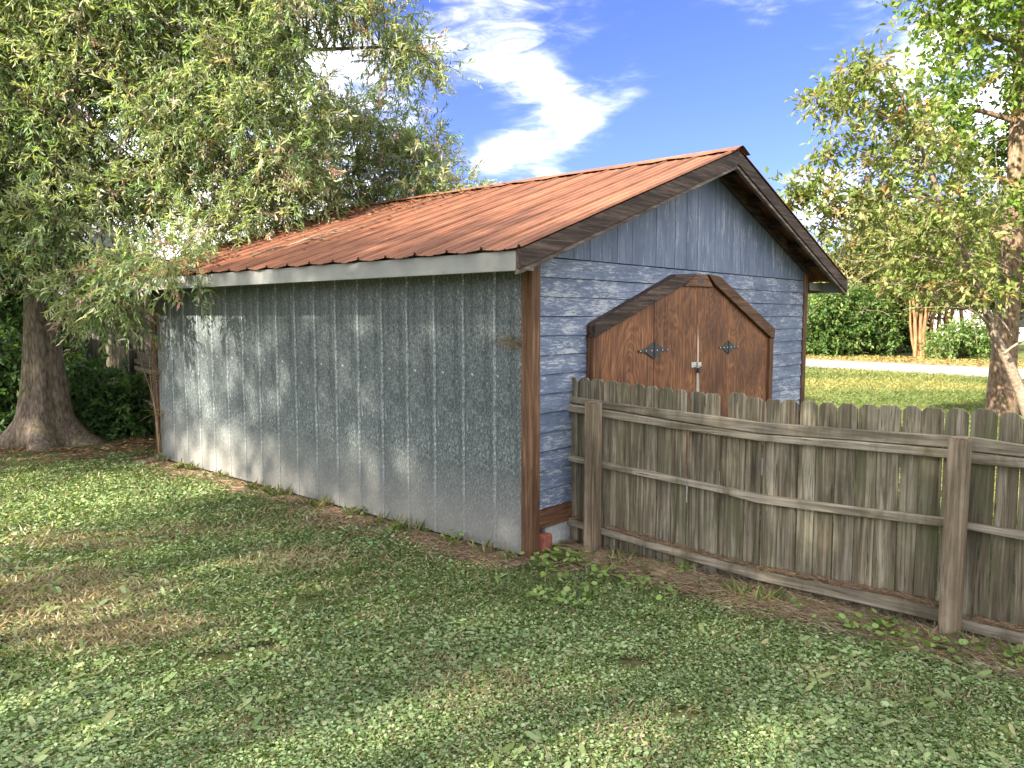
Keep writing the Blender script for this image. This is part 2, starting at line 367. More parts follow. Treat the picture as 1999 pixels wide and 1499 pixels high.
def m_asphalt(name):
    m, t, b = newmat(name); v = coords(t, rand=False)
    c = ramp(t, math_(t, 'ADD', math_(t, 'MULTIPLY', noise(t, v, 0.8, 5), 0.5), math_(t, 'MULTIPLY', noise(t, v, 60, 4, 0.8), 0.5)), [(0.3, (0.14, 0.132, 0.122)), (0.7, (0.235, 0.222, 0.208))])
    t.links.new(c, b.inputs['Base Color']); b.inputs['Roughness'].default_value = 0.9; return m

M = {}
M['rust'] = m_rust('rusted_roof_metal'); M['galv'] = m_galv('galvanised_metal'); M['rib'] = m_galv('worn_rib_highlight_metal', 1.75)  # ribs brighter than the sheets: worn zinc plus a highlight put into the colour
M['blue_h'] = m_bluepaint('flaking_blue_paint_horizontal', 'x'); M['blue_v'] = m_bluepaint('flaking_blue_paint_vertical', 'z')
B0, B1, B2 = (0.020, 0.011, 0.008), (0.060, 0.031, 0.019), (0.135, 0.075, 0.045)
M['post'] = m_wood('brown_post', (0.045, 0.022, 0.012), (0.105, 0.055, 0.030), (0.19, 0.11, 0.062), 'z', 22)
M['rake'] = m_wood('dark_brown_board', (0.016, 0.010, 0.008), (0.046, 0.029, 0.023), (0.15, 0.105, 0.08), 'x', 22, vary=0.15)
M['trim'] = m_wood('greyed_trim', (0.05, 0.036, 0.028), (0.125, 0.095, 0.076), (0.26, 0.215, 0.18), 'x', 24, vary=0.15)
M['frame_x'] = m_wood('door_frame_wood', (0.05, 0.024, 0.014), (0.125, 0.06, 0.032), (0.23, 0.125, 0.07), 'x', 24, vary=0.3)
M['frame_z'] = m_wood('door_jamb_wood', (0.04, 0.018, 0.010), (0.10, 0.045, 0.022), (0.18, 0.09, 0.045), 'z', 24, vary=0.3)
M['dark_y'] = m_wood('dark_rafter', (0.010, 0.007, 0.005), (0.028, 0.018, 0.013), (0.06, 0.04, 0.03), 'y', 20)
M['ply'] = m_plywood('stained_plywood')
M['fascia'] = m_plain('grey_white_paint', (0.22, 0.225, 0.21), 0.6, 0, 0.14, 5, 0.1, ((0.16, 0.16, 0.13), 9, 0.62))
M['fence'] = m_wood('weathered_fence_wood', (0.050, 0.042, 0.028), (0.150, 0.126, 0.086), (0.345, 0.31, 0.24), 'z', 17, 0.9, vary=0.22, bumpk=0.5, stain=((0.085, 0.088, 0.042), 0.50, 0.74, 4.0))
M['rail'] = m_wood('weathered_rail_wood', (0.095, 0.08, 0.058), (0.225, 0.195, 0.145), (0.385, 0.345, 0.28), 'x', 18, 0.9, vary=0.15, bumpk=0.5, stain=((0.075, 0.062, 0.035), 0.48, 0.72, 5.0))
M['fpost'] = m_wood('weathered_fence_post', (0.09, 0.068, 0.047), (0.215, 0.168, 0.115), (0.34, 0.28, 0.21), 'z', 17, 0.9, vary=0.15, bumpk=0.5, stain=((0.13, 0.082, 0.045), 0.56, 0.78, 3.5))
M['oldfence'] = m_wood('dark_old_fence_wood', (0.055, 0.052, 0.042), (0.15, 0.14, 0.115), (0.27, 0.25, 0.21), 'z', 14, 0.9, vary=0.25)
M['iron'] = m_plain('black_iron', (0.035, 0.038, 0.042), 0.45, 0.6, 0.3, 40)
M['zinc'] = m_plain('zinc_plate', (0.55, 0.56, 0.57), 0.35, 0.9, 0.2, 30)
M['paleply'] = m_wood('bare_splintered_ply', (0.26, 0.21, 0.16), (0.42, 0.36, 0.29), (0.58, 0.52, 0.45), 'z', 30)
M['block'] = m_plain('weathered_concrete', (0.34, 0.35, 0.35), 0.9, 0, 0.3, 22, 0.4)
M['brick'] = m_plain('red_brick', (0.24, 0.075, 0.05), 0.9, 0, 0.3, 14, 0.4)
M['oakbark'] = m_bark('oak_bark', (0.060, 0.046, 0.036), (0.25, 0.20, 0.155), 17, 0.3, 0.8)
M['bark2'] = m_bark('grey_brown_bark', (0.075, 0.050, 0.034), (0.30, 0.21, 0.145), 14, 0.5, 0.7)
M['palebark'] = m_bark('pale_smooth_bark', (0.12, 0.090, 0.065), (0.32, 0.26, 0.20), 9, 1.6, 0.3)
M['crepebark'] = m_bark('orange_peeling_bark', (0.12, 0.055, 0.028), (0.40, 0.22, 0.12), 8, 0.2, 0.4)
M['leaf'] = m_leaf('leaf'); M['turf'] = m_leaf('turf_leaf', 0.25, 0.55); M['straw'] = m_leaf('dry_straw', 0.1, 0.8)
M['ground'] = m_ground('soil_and_thatch'); M['road'] = m_asphalt('pale_asphalt')
M['verge'] = m_plain('leaf_littered_verge', (0.24, 0.17, 0.07), 0.95, 0, 0.4, 6, 0.5)
M['siding'] = m_plain('cream_siding', (0.62, 0.58, 0.52), 0.6, 0, 0.06, 6, 0.05)
M['shingle'] = m_plain('grey_shingle', (0.12, 0.12, 0.125), 0.9, 0, 0.3, 12, 0.3)
M['greywall'] = m_plain('grey_house_wall', (0.42, 0.42, 0.43), 0.7, 0, 0.1, 5)
M['glass'] = m_plain('window_glass', (0.03, 0.035, 0.04), 0.08, 0, 0.1, 3, 0)
M['white'] = m_plain('white_trim', (0.72, 0.72, 0.70), 0.5, 0, 0.06, 5, 0.02)
def m_brickwall():
    m, t, b = newmat('brick_courses'); br = t.nodes.new('ShaderNodeTexBrick'); v = coords(t, (1, 1, 1), (R(90), 0, 0), False)
    t.links.new(v, br.inputs[0]); br.inputs['Color1'].default_value = (0.30, 0.10, 0.06, 1); br.inputs['Color2'].default_value = (0.22, 0.07, 0.045, 1); br.inputs['Mortar'].default_value = (0.35, 0.3, 0.26, 1)
    br.inputs['Scale'].default_value = 4.5; t.links.new(br.outputs[0], b.inputs['Base Color']); b.inputs['Roughness'].default_value = 0.9; return m
M['brickwall'] = m_brickwall()

# ------------------------------------------------------------------ ground, road
gv = []; xs = [-400, -60, -20, -10, 0, 10, 20, 60, 400]; ys = [-60, -10, 0, 10, 20, 40, 80, 600]
for y in ys:
    for x in xs: gv.append((x, y, 0))
gf = [[j * 9 + i, j * 9 + i + 1, (j + 1) * 9 + i + 1, (j + 1) * 9 + i] for j in range(7) for i in range(8)]
tag(link('ground', pyd('ground', gv, gf), M['ground']), kind='structure')
n0, n1 = ground(1575, 717), ground(1933, 737); f0, f1 = ground(1575, 703), ground(1933, 719)
def ext(a, b, k): return a + (b - a) * k
rv = [ext(n0, n1, -4), ext(n0, n1, 6), ext(f0, f1, 6), ext(f0, f1, -4)]
nd = (n1 - n0).normalized(); nn_ = Vector((-nd.y, nd.x, 0)); nn_ = nn_ if nn_.y > 0 else -nn_
RW = 4.6
rv = [n0 - nd * 60, n0 + nd * 60, n0 + nd * 60 + nn_ * RW, n0 - nd * 60 + nn_ * RW]
tag(link('road', pyd('road', [(p.x, p.y, 0.006) for p in rv], [[0, 1, 2, 3]]), M['road']), kind='structure')
vv = [rv[3] + nn_ * 0.0, rv[2] + nn_ * 0.0, rv[2] + nn_ * 4.0, rv[3] + nn_ * 4.0]
tag(link('verge', pyd('verge', [(p.x, p.y, 0.012) for p in vv], [[0, 1, 2, 3]]), M['verge']), kind='structure')

# ------------------------------------------------------------------ the shed (local: x along the front, y back, z up)
SHA = R(48.4244)
C0 = ground(1037, 1097)
SH = empty('shed', C0, SHA)
tag(SH, 'old shed with rusty metal roof, galvanised side and flaking blue front', 'shed')
WD, LN = 4.80, 5.72; RZ, SL = 3.07, 0.357; EO = 0.43; RK = 0.28; BK = 5.86
def roof_z(x): return RZ - SL * abs(x - WD / 2)
def sx(x, y, z=0): # shed local -> world
    c, s = math.cos(SHA), math.sin(SHA); return Vector((C0.x + c * x - s * y, C0.y + s * x + c * y, z))
# corner posts
for (x0, x1, y0, y1, nm) in ((0, .095, 0, .095, 'corner_post'), (-.0, .09, LN - .09, LN, 'corner_post'), (WD - .095, WD, 0, .095, 'corner_post'), (WD - .09, WD, LN - .09, LN, 'corner_post')):
    p = link(nm, box(nm, x0, x1, y0, y1, 0, 2.14, 0.006), M['post'], SH)
# metal side wall: one folded sheet per rib spacing
ribs = [0.097] + [0.339 + 0.3068 * k for k in range(17)] + [LN - .092]
def metal_sheet(w, h, rib, seed):
    r = random.Random(seed); prof = []
    prof += [(.004, 0)] if rib else [(0, 0)]
    prof += [(w * 0.33, -.0015), (w * 0.5, -0.003), (w * 0.67, -.0015), (w, 0)]
    rows = [0, .3, .7, 1]; V = []; Fq = []
    for j, f in enumerate(rows):
        for (yy, xx) in prof: V.append((xx + r.uniform(-.001, .001), yy, f * h))
    n = len(prof)
    for j in range(len(rows) - 1):
        for i in range(n - 1): Fq.append([j * n + i, j * n + i + 1, (j + 1) * n + i + 1, (j + 1) * n + i])
    return pyd('metal_panel', V, Fq)
for i in range(len(ribs) - 1):
    me = metal_sheet(ribs[i + 1] - ribs[i] + (0.004 if i < len(ribs) - 2 else 0), 2.13, i > 0, i)
    o = link('metal_panel', me, M['galv'], SH, (0.018 + random.uniform(0, .002), ribs[i], 0.025))
    sm = o.modifiers.new('thick', 'SOLIDIFY'); sm.thickness = 0.0015; sm.offset = -1
    if i > 0:
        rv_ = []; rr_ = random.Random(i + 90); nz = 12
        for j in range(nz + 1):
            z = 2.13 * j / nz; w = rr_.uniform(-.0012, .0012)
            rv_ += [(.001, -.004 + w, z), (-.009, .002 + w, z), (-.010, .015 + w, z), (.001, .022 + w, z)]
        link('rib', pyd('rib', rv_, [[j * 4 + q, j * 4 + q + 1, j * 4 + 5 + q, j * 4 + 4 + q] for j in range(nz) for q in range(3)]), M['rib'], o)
# back wall and far side: plain metal sheets, one per side
o = link('back_wall', box('back_wall', .1, WD - .1, LN - .03, LN - .01, .03, 2.15, 0), M['galv'], SH)
o = link('far_side_wall', box('far_side_wall', WD - .03, WD - .01, .1, LN - .1, .03, 2.1, 0), M['galv'], SH)
o = link('back_gable', prism_xz('back_gable', [(0.02, 2.155), (WD - .02, 2.155), (WD / 2, RZ - .08)], LN - .03, LN - .01, 0), M['galv'], SH)
# horizontal siding
z0s = 0.335; bh = (2.05 - z0s) / 13
for k in range(13):
    z0 = z0s + bh * k; V = []
    nseg = 14; x0, x1 = .098, WD - .098; verts = []; fcs = []
    r = random.Random(k + 50)
    for j in range(nseg + 1):
        x = x0 + (x1 - x0) * j / nseg; w1 = r.uniform(-.0018, .0018); w2 = r.uniform(-.0014, .0014)
        verts += [(x, .013 + w1 * .6, z0 + .003 + w2), (x, .024, z0 + bh - .001 + w2), (x, .045, z0 + bh - .001), (x, .045, z0 + .003)]
    for j in range(nseg):
        a = j * 4
        for q in range(4): fcs.append([a + q, a + (q + 1) % 4, a + 4 + (q + 1) % 4, a + 4 + q])
    fcs += [[3, 2, 1, 0], [nseg * 4 + q for q in range(4)]]
    link('siding_board', pyd('siding_board', verts, fcs), M['blue_h'], SH)
# gable boards
x = 0.10; r = random.Random(5)
while x < WD - 0.11:
    w = r.uniform(.14, .21); x1 = min(x + w, WD - .10)
    if WD - .10 - x1 < .05: x1 = WD - .10
    y0 = .016 + r.uniform(0, .003); gap = .0014
    zt = lambda q: roof_z(q) - .045
    pts = [(x + gap, 2.056), (x1 - gap, 2.056), (x1 - gap, zt(x1 - gap))]
    if x < WD / 2 < x1: pts.append((WD / 2, zt(WD / 2)))
    pts.append((x + gap, zt(x + gap)))
    link('gable_board', prism_xz('gable_board', pts, y0, .045, .0015), M['blue_v'], SH)
    x = x1
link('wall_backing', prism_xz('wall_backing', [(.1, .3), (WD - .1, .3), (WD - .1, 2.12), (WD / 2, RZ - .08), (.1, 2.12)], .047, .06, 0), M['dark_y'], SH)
# sill, foundation blocks and the brick at the foot
link('sill_beam', box('sill_beam', .1, WD - .1, .012, .06, .20, .328, .004), M['frame_x'], SH)
for i in range(10):
    a = .205 + i * .45
    if a + .42 < WD: link('foundation_block', box('foundation_block', a, a + .425, .03, .2, 0, .195, .008, .003), M['block'], SH)
link('brick', box('brick', .104, .195, -.03, .16, 0, .16, .006, .003), M['brick'], SH)

# roof sheets
ey = [-.287 + .3065 * k for k in range(21)]; ey[-1] = BK
def roof_sheet(w, seed):
    r = random.Random(seed); m = w * .5
    q_ = w - .03
    prof = [(0, 0), (.008, .015), (.016, .018), (.023, .015), (.030, 0), (.03 + q_ * .30, -.001), (.03 + q_ * .325, .006), (.03 + q_ * .35, -.001), (.03 + q_ * .5, -.003), (.03 + q_ * .65, -.001), (.03 + q_ * .675, .006), (.03 + q_ * .70, -.001), (w, 0)]
    sag = [0, 0, 0, 0, .0, .75, .8, .85, 1, .85, .8, .75, 0]
    xsn = [WD / 2, WD / 2 - .7, WD / 2 - 1.6, .25, -.30, -EO - .012]
    n = len(prof); V = []; Fq = []
    for j, xx in enumerate(xsn):
        dn = .011 * r.uniform(.7, 1.4) if j == len(xsn) - 1 else (.004 if j == len(xsn) - 2 else r.uniform(-.002, .002))
        for (yy, zz), s in zip(prof, sag): V.append((xx - (.006 * s if j == len(xsn) - 1 else 0), yy, roof_z(xx) + zz - s * dn + r.uniform(-.0008, .0008)))
    for j in range(len(xsn) - 1):
        for i in range(n - 1): Fq.append([j * n + i, (j + 1) * n + i, (j + 1) * n + i + 1, j * n + i + 1])
    return pyd('roof_panel', V, Fq)
for i in range(len(ey) - 1):
    me = roof_sheet(ey[i + 1] - ey[i] + .012, i)
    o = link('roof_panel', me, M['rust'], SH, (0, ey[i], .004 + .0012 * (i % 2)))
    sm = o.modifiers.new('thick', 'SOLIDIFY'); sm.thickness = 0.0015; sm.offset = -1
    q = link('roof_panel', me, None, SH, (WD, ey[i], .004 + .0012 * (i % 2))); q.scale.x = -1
    sm = q.modifiers.new('thick', 'SOLIDIFY'); sm.thickness = 0.0015; sm.offset = -1
# ridge cap in three lapped lengths, edges dented
for k, (a, b) in enumerate(((-.315, 1.9), (1.84, 4.0), (3.94, BK + .02))):
    V = []; Fq = []; n = 14; r = random.Random(k + 3)
    for j in range(n + 1):
        y = a + (b - a) * j / n; lift = .022 + .003 * k
        e1, e2 = r.uniform(0, .014), r.uniform(0, .014)
        V += [(WD / 2 - .15 - r.uniform(0, .012), y, roof_z(WD / 2 - .15) + lift + e1 - .004), (WD / 2 - .03, y, RZ + lift), (WD / 2, y, RZ + lift + .008), (WD / 2 + .03, y, RZ + lift), (WD / 2 + .15, y, roof_z(WD / 2 + .15) + lift + e2 - .004)]
    for j in range(n):
        for i in range(4): Fq.append([j * 5 + i, j * 5 + i + 1, (j + 1) * 5 + i + 1, (j + 1) * 5 + i])
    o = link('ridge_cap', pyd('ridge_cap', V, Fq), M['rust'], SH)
    sm = o.modifiers.new('thick', 'SOLIDIFY'); sm.thickness = 0.0015; sm.offset = -1
# fascia both eaves
for s in (0, 1):
    a, b = (-EO + .012, -EO + .037) if s == 0 else (WD + EO - .037, WD + EO - .012)
    link('fascia_board', box('fascia_board', a, b, -RK + .052, BK - .05, 1.925, 2.046, .003), M['fascia'], SH)
# rake (barge) boards with lower trim
def rake(side, y0, y1, top, bot, name, mat):
    xa, xb = (-EO - .004, WD / 2 - .001) if side == 0 else (WD / 2 + .001, WD + EO + .004)
    za, zb = roof_z(xa), roof_z(xb)
    return link(name, prism_xz(name, [(xa, za - top), (xb, zb - top), (xb, zb - bot), (xa, za - bot)], y0, y1, .003), mat, SH)
for s in (0, 1):
    rake(s, -RK, -RK + .036, .008, .125, 'rake_board', M['rake']); rake(s, -RK + .012, -RK + .048, .126, .158, 'rake_trim', M['trim'])
    rake(s, BK - .045, BK - .01, .008, .14, 'rake_board', M['rake'])
    xa, xb = (.05, WD / 2 - .001) if s == 0 else (WD / 2 + .001, WD - .05)
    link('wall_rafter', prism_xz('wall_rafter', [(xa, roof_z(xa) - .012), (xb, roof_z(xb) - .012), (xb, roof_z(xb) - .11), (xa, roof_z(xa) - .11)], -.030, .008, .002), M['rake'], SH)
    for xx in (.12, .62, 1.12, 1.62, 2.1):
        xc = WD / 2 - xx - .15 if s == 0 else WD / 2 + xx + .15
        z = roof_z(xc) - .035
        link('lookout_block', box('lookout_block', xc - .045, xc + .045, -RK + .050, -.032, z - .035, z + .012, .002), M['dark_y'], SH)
    # soffit return at the eave corner
    a, b = (-EO + .05, -.004) if s == 0 else (WD + .004, WD + EO - .05)
    link('eave_return', box('eave_return', a, b, -.024, -.004, 1.95, 2.035, .003), M['fascia'], SH)
    # rafter tails under the eaves
    for k in range(1, 10):
        yy = k * .6; xa, xb = (-EO + .04, .25) if s == 0 else (WD - .25, WD + EO - .04)
        z = lambda q: roof_z(q) - .012
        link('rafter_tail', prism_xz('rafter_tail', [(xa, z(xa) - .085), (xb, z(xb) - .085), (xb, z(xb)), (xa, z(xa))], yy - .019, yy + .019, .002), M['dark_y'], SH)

# door with frame
DR = empty('door', (0, 0, 0)); 
DR = link('door', prism_xz('door', [(.74, .34), (3.68, .34), (3.68, 1.42), (2.46, 1.90), (1.92, 1.90), (.74, 1.50)], -.004, .010, 0), M['dark_y'], SH)
for n_ in [o for o in bpy.data.objects if o.name.startswith('door') and o.type == 'EMPTY']: bpy.data.objects.remove(n_)
DR.name = 'door'
def dtop(x):
    if x < 1.92: return 1.548 + .322 * (x - .74)
    if x <= 2.46: return 1.928
    return 1.94 - .395 * (x - 2.46)
for nm, a, b, y0 in (('fixed_panel', .735, 1.485, -.026), ('door_leaf', 1.490, 2.188, -.030), ('door_leaf', 2.193, 2.792, -.030), ('fixed_panel', 2.797, 3.685, -.026)):
    pts = [(a, .345), (b, .345), (b, dtop(b))]
    for q in (2.46, 1.92):
        if a < q < b: pts.append((q, dtop(q)))
    pts.append((a, dtop(a)))
    link(nm, prism_xz(nm, pts, y0, -.006, .002), M['ply'], DR)
r = random.Random(9)
ptsL = []; ptsR = []
for j in range(13):
    z = .40 + j * .098; ptsR.append((2.196 + .062 * max(.12, 1 - abs(j - 4) / 9) + r.uniform(-.008, .008), z)); ptsL.append((2.196 + r.uniform(-.002, .004) , z))
link('astragal_strip', prism_xz('astragal_strip', ptsL + ptsR[::-1], -.036, -.0305, 0), M['paleply'], DR)
FRM = lambda nm, pts, mat, y0=-.062, y1=.012: link(nm, prism_xz(nm, pts, y0, y1, .004), mat, SH)
FRM('door_jamb', [(.63, .33), (.728, .33), (.728, 1.536), (.63, 1.503)], M['frame_z'], -.052)
FRM('door_jamb', [(3.69, .33), (3.778, .33), (3.778, 1.427), (3.69, 1.440)], M['frame_z'], -.052)
FRM('door_head_board', [(.628, 1.505), (.628, 1.590), (.645, 1.608), (1.80, 2.002), (2.12, 2.020), (1.912, 1.920)], M['rake'])
FRM('door_head_board', [(2.33, 2.022), (2.55, 2.014), (3.768, 1.54), (3.782, 1.505), (3.782, 1.430), (3.685, 1.446), (2.46, 1.936)], M['frame_x'])
FRM('door_header', [(1.93, 1.910), (2.45, 1.910), (2.325, 2.016), (2.125, 2.016)], M['frame_x'], -.05)
link('latch_hole', box('latch_hole', 2.16, 2.26, -.052, -.048, 1.945, 1.975, 0), M['iron'], SH)
def hinge(cx, cz, wl, wr, h):
    g = link('hinge', prism_xz('hinge', [(cx - .008, cz + h), (cx - wl * .55, cz + h * .22), (cx - wl, cz + .008), (cx - wl, cz - .008), (cx - wl * .55, cz - h * .22), (cx - .008, cz - h)], -.036, -.031, .001), M['iron'], DR)
    link('leaf_plate', prism_xz('leaf_plate', [(cx + .008, cz + h), (cx + wr * .55, cz + h * .22), (cx + wr, cz + .008), (cx + wr, cz - .008), (cx + wr * .55, cz - h * .22), (cx + .008, cz - h)], -.036, -.031, .001), M['iron'], g)
    V, Fq = tube_arrays([(cx, -.036, cz - h), (cx, -.036, cz), (cx, -.036, cz + h)], [.007] * 3, 8)
    link('pin', big('pin', V, Fq), M['iron'], g)
    for k in range(6):
        px = cx - wl * .88 + (wl + wr) * .88 * k / 5
        link('screw', box('screw', px - .006, px + .006, -.040, -.0365, cz - .006, cz + .006, .002), M['zinc'], g)
hinge(1.487, 1.385, .24, .23, .068); hinge(2.794, 1.372, .19, .22, .062)
hp = link('hasp', box('hasp', 2.10, 2.185, -.036, -.031, 1.215, 1.262, .002), M['zinc'], DR)
link('staple_plate', box('staple_plate', 2.20, 2.262, -.043, -.037, 1.218, 1.258, .002), M['zinc'], hp)
link('padlock', box('padlock', 2.168, 2.212, -.066, -.044, 1.168, 1.212, .006), M['iron'], hp)
V, Fq = tube_arrays([(2.178 + .012 * (1 - math.cos(a)), -.055, 1.212 + .028 * math.sin(a)) for a in np.linspace(0, math.pi, 9)], [.004] * 9, 6)
link('shackle', big('shackle', V, Fq), M['zinc'], hp)
# dead weed tuft caught on the metal sheet and old vine on the left post
def strands(acc, P, D, L, r=.0012, bend=.3, col=(.3, .22, .12), seg=3):
    pts = []; p = np.array(P, float); d = np.array(D, float); d /= np.linalg.norm(d)
    for k in range(seg + 1):
        pts.append(p.copy()); d = d + RNG.normal(0, bend, 3); d /= np.linalg.norm(d); p = p + d * L / seg
    V, Fq = tube_arrays(pts, np.linspace(r, r * .4, seg + 1), 3); acc.add(V, Fq, np.array(col) * RNG.uniform(.6, 1.35))
acc = Acc()
for k in range(90): strands(acc, (-.004 - RNG.uniform(0, .03), .10 + abs(RNG.normal(0, .10)), 1.485 + RNG.normal(0, .018)), RNG.normal(0, 1, 3) * (.4, 1.5, .35), RNG.uniform(.05, .16))
tag(link('dry_weed_tuft', acc.mesh('dry_weed_tuft'), M['straw'], SH), kind='stuff')
acc = Acc()
for zc in (.55, 1.0, 1.33, 1.62, 1.75):
    for k in range(26): strands(acc, (-.006 - RNG.uniform(0, .02), LN - .12 + RNG.normal(0, .06), zc + RNG.normal(0, .025)), RNG.normal(0, 1, 3) * (.3, 1.4, .7), RNG.uniform(.1, .3), .0025)
for k in range(8): strands(acc, (-.008, LN - .1 + RNG.normal(0, .02), .02), (0, RNG.normal(0, .05), 1), 1.9, .004, .07, seg=14)
tag(link('dry_vine', acc.mesh('dry_vine'), M['straw'], SH, ), kind='stuff')

# ------------------------------------------------------------------ near picket fence
FA = ground(1145, 1087); FB = ground(1850, 1262)
fd = (FB - FA); FL = fd.length; fd.normalize(); fnrm = Vector((fd.y, -fd.x, 0)); fnrm = fnrm if fnrm.y < 0 else -fnrm
FE = empty('fence', FA, math.atan2(fd.y, fd.x)); tag(FE, 'low weathered board fence running from the blue shed front to the right', 'fence')
def fen(x, y, off):
    q = on_plane(x, y, FA - fnrm * off, fnrm); return (q - FA).dot(fd), q.z
def picket_mesh(w, h, t=.016, ear=.022):
    return prism_xz('picket', [(.0015, 0), (w - .0015, 0), (w - .0015, h - ear), (w - ear, h), (ear, h), (.0015, h - ear)], 0, t, .0012)
PXS = [1103.6, 1127, 1151.7, 1177, 1204, 1231.6, 1258, 1284, 1313, 1343.4, 1374, 1406, 1419.7, 1457, 1490, 1524, 1562, 1596, 1635, 1676, 1717, 1762, 1799.5, 1846, 1896, 1950, 1998, 2052, 2110, 2170, 2230]
PYS = [735.6, 737, 739.5, 743, 746.5, 749, 753, 756.4, 760, 763.7, 767, 0, 765.5, 775, 778.5, 779, 782, 785, 787, 789, 790, 791.6, 795, 796, 797, 804, 809, 814, 820, 827]
PO = .132
for i in range(len(PXS) - 1):
    if i == 11: continue
    s0, z = fen(PXS[i], 800, PO)[0], fen(PXS[i], PYS[i], PO)[1]; s1 = fen(PXS[i + 1], 800, PO)[0]
    me = picket_mesh(s1 - s0 - random.choice((.001, .002, .004, .007)), z - .012, ear=random.uniform(.018, .028))
    o = link('picket', me, M['fence'], FE, (s0, PO + random.uniform(0, .003), .012)); o.rotation_euler = (random.uniform(-.006, .006), random.uniform(-.004, .004), 0)
    # an old warped board: each picket its own
pm_ = [picket_mesh(.108, 1.165 + .006 * k, ear=.022) for k in range(3)]
s_end = fen(PXS[-1], 800, PO)[0]
for k in range(14): link('picket', pm_[k % 3], M['fence'], FE, (s_end + .003 + k * .112, PO + random.uniform(0, .003), .012))
s_end += 14 * .112
def rail(name, top, bot, y0, y1, mat=None):
    n = len(top); V = []
    for (a, b) in zip(top, bot): V += [(a[0], y0, a[1]), (a[0], y1, a[1]), (b[0], y1, b[1]), (b[0], y0, b[1])]
    Fq = [[j * 4 + q, j * 4 + (q + 1) % 4, j * 4 + 4 + (q + 1) % 4, j * 4 + 4 + q] for j in range(n - 1) for q in range(4)] + [[3, 2, 1, 0], [(n - 1) * 4 + q for q in range(4)]]
    bm = bmesh.new(); vs = [bm.verts.new(v) for v in V]
    for f in Fq: bm.faces.new([vs[k] for k in f])
    bmesh.ops.recalc_face_normals(bm, faces=bm.faces[:])
    ed = [e for e in bm.edges if abs((e.verts[0].co - e.verts[1].co).normalized().x) > .8]
    bmesh.ops.bevel(bm, geom=ed, offset=.005, segments=1, affect='EDGES')
    me = bpy.data.meshes.new(name); bm.to_mesh(me); bm.free()
    return link(name, me, mat or M['rail'], FE)
def rl(pts, off, s_lo=None):
    T = [fen(x, a, off) for x, a, b in pts]; B_ = [fen(x, b, off) for x, a, b in pts]
    if pts[-1][0] > 2200: T.append((s_end, T[-1][1])); B_.append((s_end, B_[-1][1]))
    return T, [(t_[0], b_[1]) for t_, b_ in zip(T, B_)]
UP1 = rl([(1098, 772, 784), (1250, 794, 810), (1406.6, 813.6, 836), (1480, 824, 847), (1660, 838, 860), (1846, 850, 874), (1868, 852, 877)], .098)
UP2 = rl([(1868.6, 850, 879), (1902, 854, 882), (1999, 869, 893), (2230, 902, 925)], .098)
LO1 = rl([(1105, 788, 803), (1172, 799, 814), (1320, 824, 838), (1480, 848.5, 861), (1660, 861, 877), (1846, 877, 895), (1868, 879, 898)], .090)
LO2 = rl([(1868.6, 880, 903), (1902, 884.5, 906), (1999, 895.5, 916), (2230, 926, 950)], .090)
MI1 = rl([(1103, 888, 899), (1171, 901, 913), (1406, 950, 963), (1480, 966, 983), (1700, 995, 1012), (1837, 1011, 1029), (1868, 1016, 1034)], .092)
MI2 = rl([(1868.6, 1018, 1032), (1890, 1022, 1035), (1999, 1039, 1056), (2230, 1078, 1098)], .092)
BO1 = rl([(1103, 1009, 1024), (1167, 1029, 1042), (1330, 1074, 1090), (1480, 1114, 1134), (1764, 1170, 1198), (1860, 1194, 1222)], .092)
BO2 = rl([(1860.6, 1204, 1226), (1876, 1209, 1230), (1999, 1237, 1263), (2230, 1290, 1318)], .092)
for nm, (T, B_), y0 in (('upper_rail', UP1, .104), ('upper_rail', UP2, .104), ('ledge_rail', LO1, .0925), ('ledge_rail', LO2, .0925), ('middle_rail', MI1, .0925), ('middle_rail', MI2, .0925), ('bottom_rail', BO1, .0925), ('bottom_rail', BO2, .0925)):
    rail(nm, T, B_, y0, .1305)
def fpost(s, h, w=.093):
    bm = bmesh.new(); bmesh.ops.create_cube(bm, size=1)
    for v in bm.verts: v.co = Vector((v.co.x * w, v.co.y * .088 + .046, (h + random.uniform(-.004, .004)) if v.co.z > 0 else -.12))
    bmesh.ops.bevel(bm, geom=bm.edges[:], offset=.008, segments=2, affect='EDGES')
    me = bpy.data.meshes.new('post'); bm.to_mesh(me); bm.free(); o = link('post', me, M['fpost'], FE, (s, 0, 0)); o.rotation_euler = (random.uniform(-.004, .004), .004, 0); return o
fpost(.012, 1.075); fpost(2.214, 1.055); fpost(4.36, 1.055)
# broken stake standing in the gap of the missing board
g0, g1 = fen(1407, 800, PO)[0], fen(1419, 800, PO)[0]
link('picket', picket_mesh(g1 - g0 + .02, .93, ear=.012), M['fence'], FE, (g0 - .01, PO + .021, .012))

# ------------------------------------------------------------------ back fences (left of the shed)
tall = empty('fence', (0, 0, 0)); tag(tall, 'tall dark privacy fence behind the oak trunk and bushes', 'fence')
a, b = at(-160, 619, 13.6), at(330, 619, 12.6); a.z = b.z = 0
td = (b - a).normalized(); tl = (b - a).length; tall.location = a; tall.rotation_euler = (0, 0, math.atan2(td.y, td.x))
pm = [picket_mesh(.134, 1.98 + .02 * k, .018, .03) for k in range(3)]
for k in range(int(tl / .14)):
    link('picket', pm[k % 3], M['oldfence'], tall, (k * .14, random.uniform(0, .006), .03))
for z in (.4, 1.1, 1.75): link('rail', box('rail', 0, tl, .022, .06, z, z + .085, .004), M['oldfence'], tall)
low = empty('fence', (0, 0, 0)); tag(low, 'short low board fence piece between the shed back corner and the bushes', 'fence')
a, b = at(248, 619, 11.25), at(322, 619, 9.35); a.z = b.z = 0
ld = (b - a).normalized(); ll = (b - a).length; low.location = a; low.rotation_euler = (0, 0, math.atan2(ld.y, ld.x))
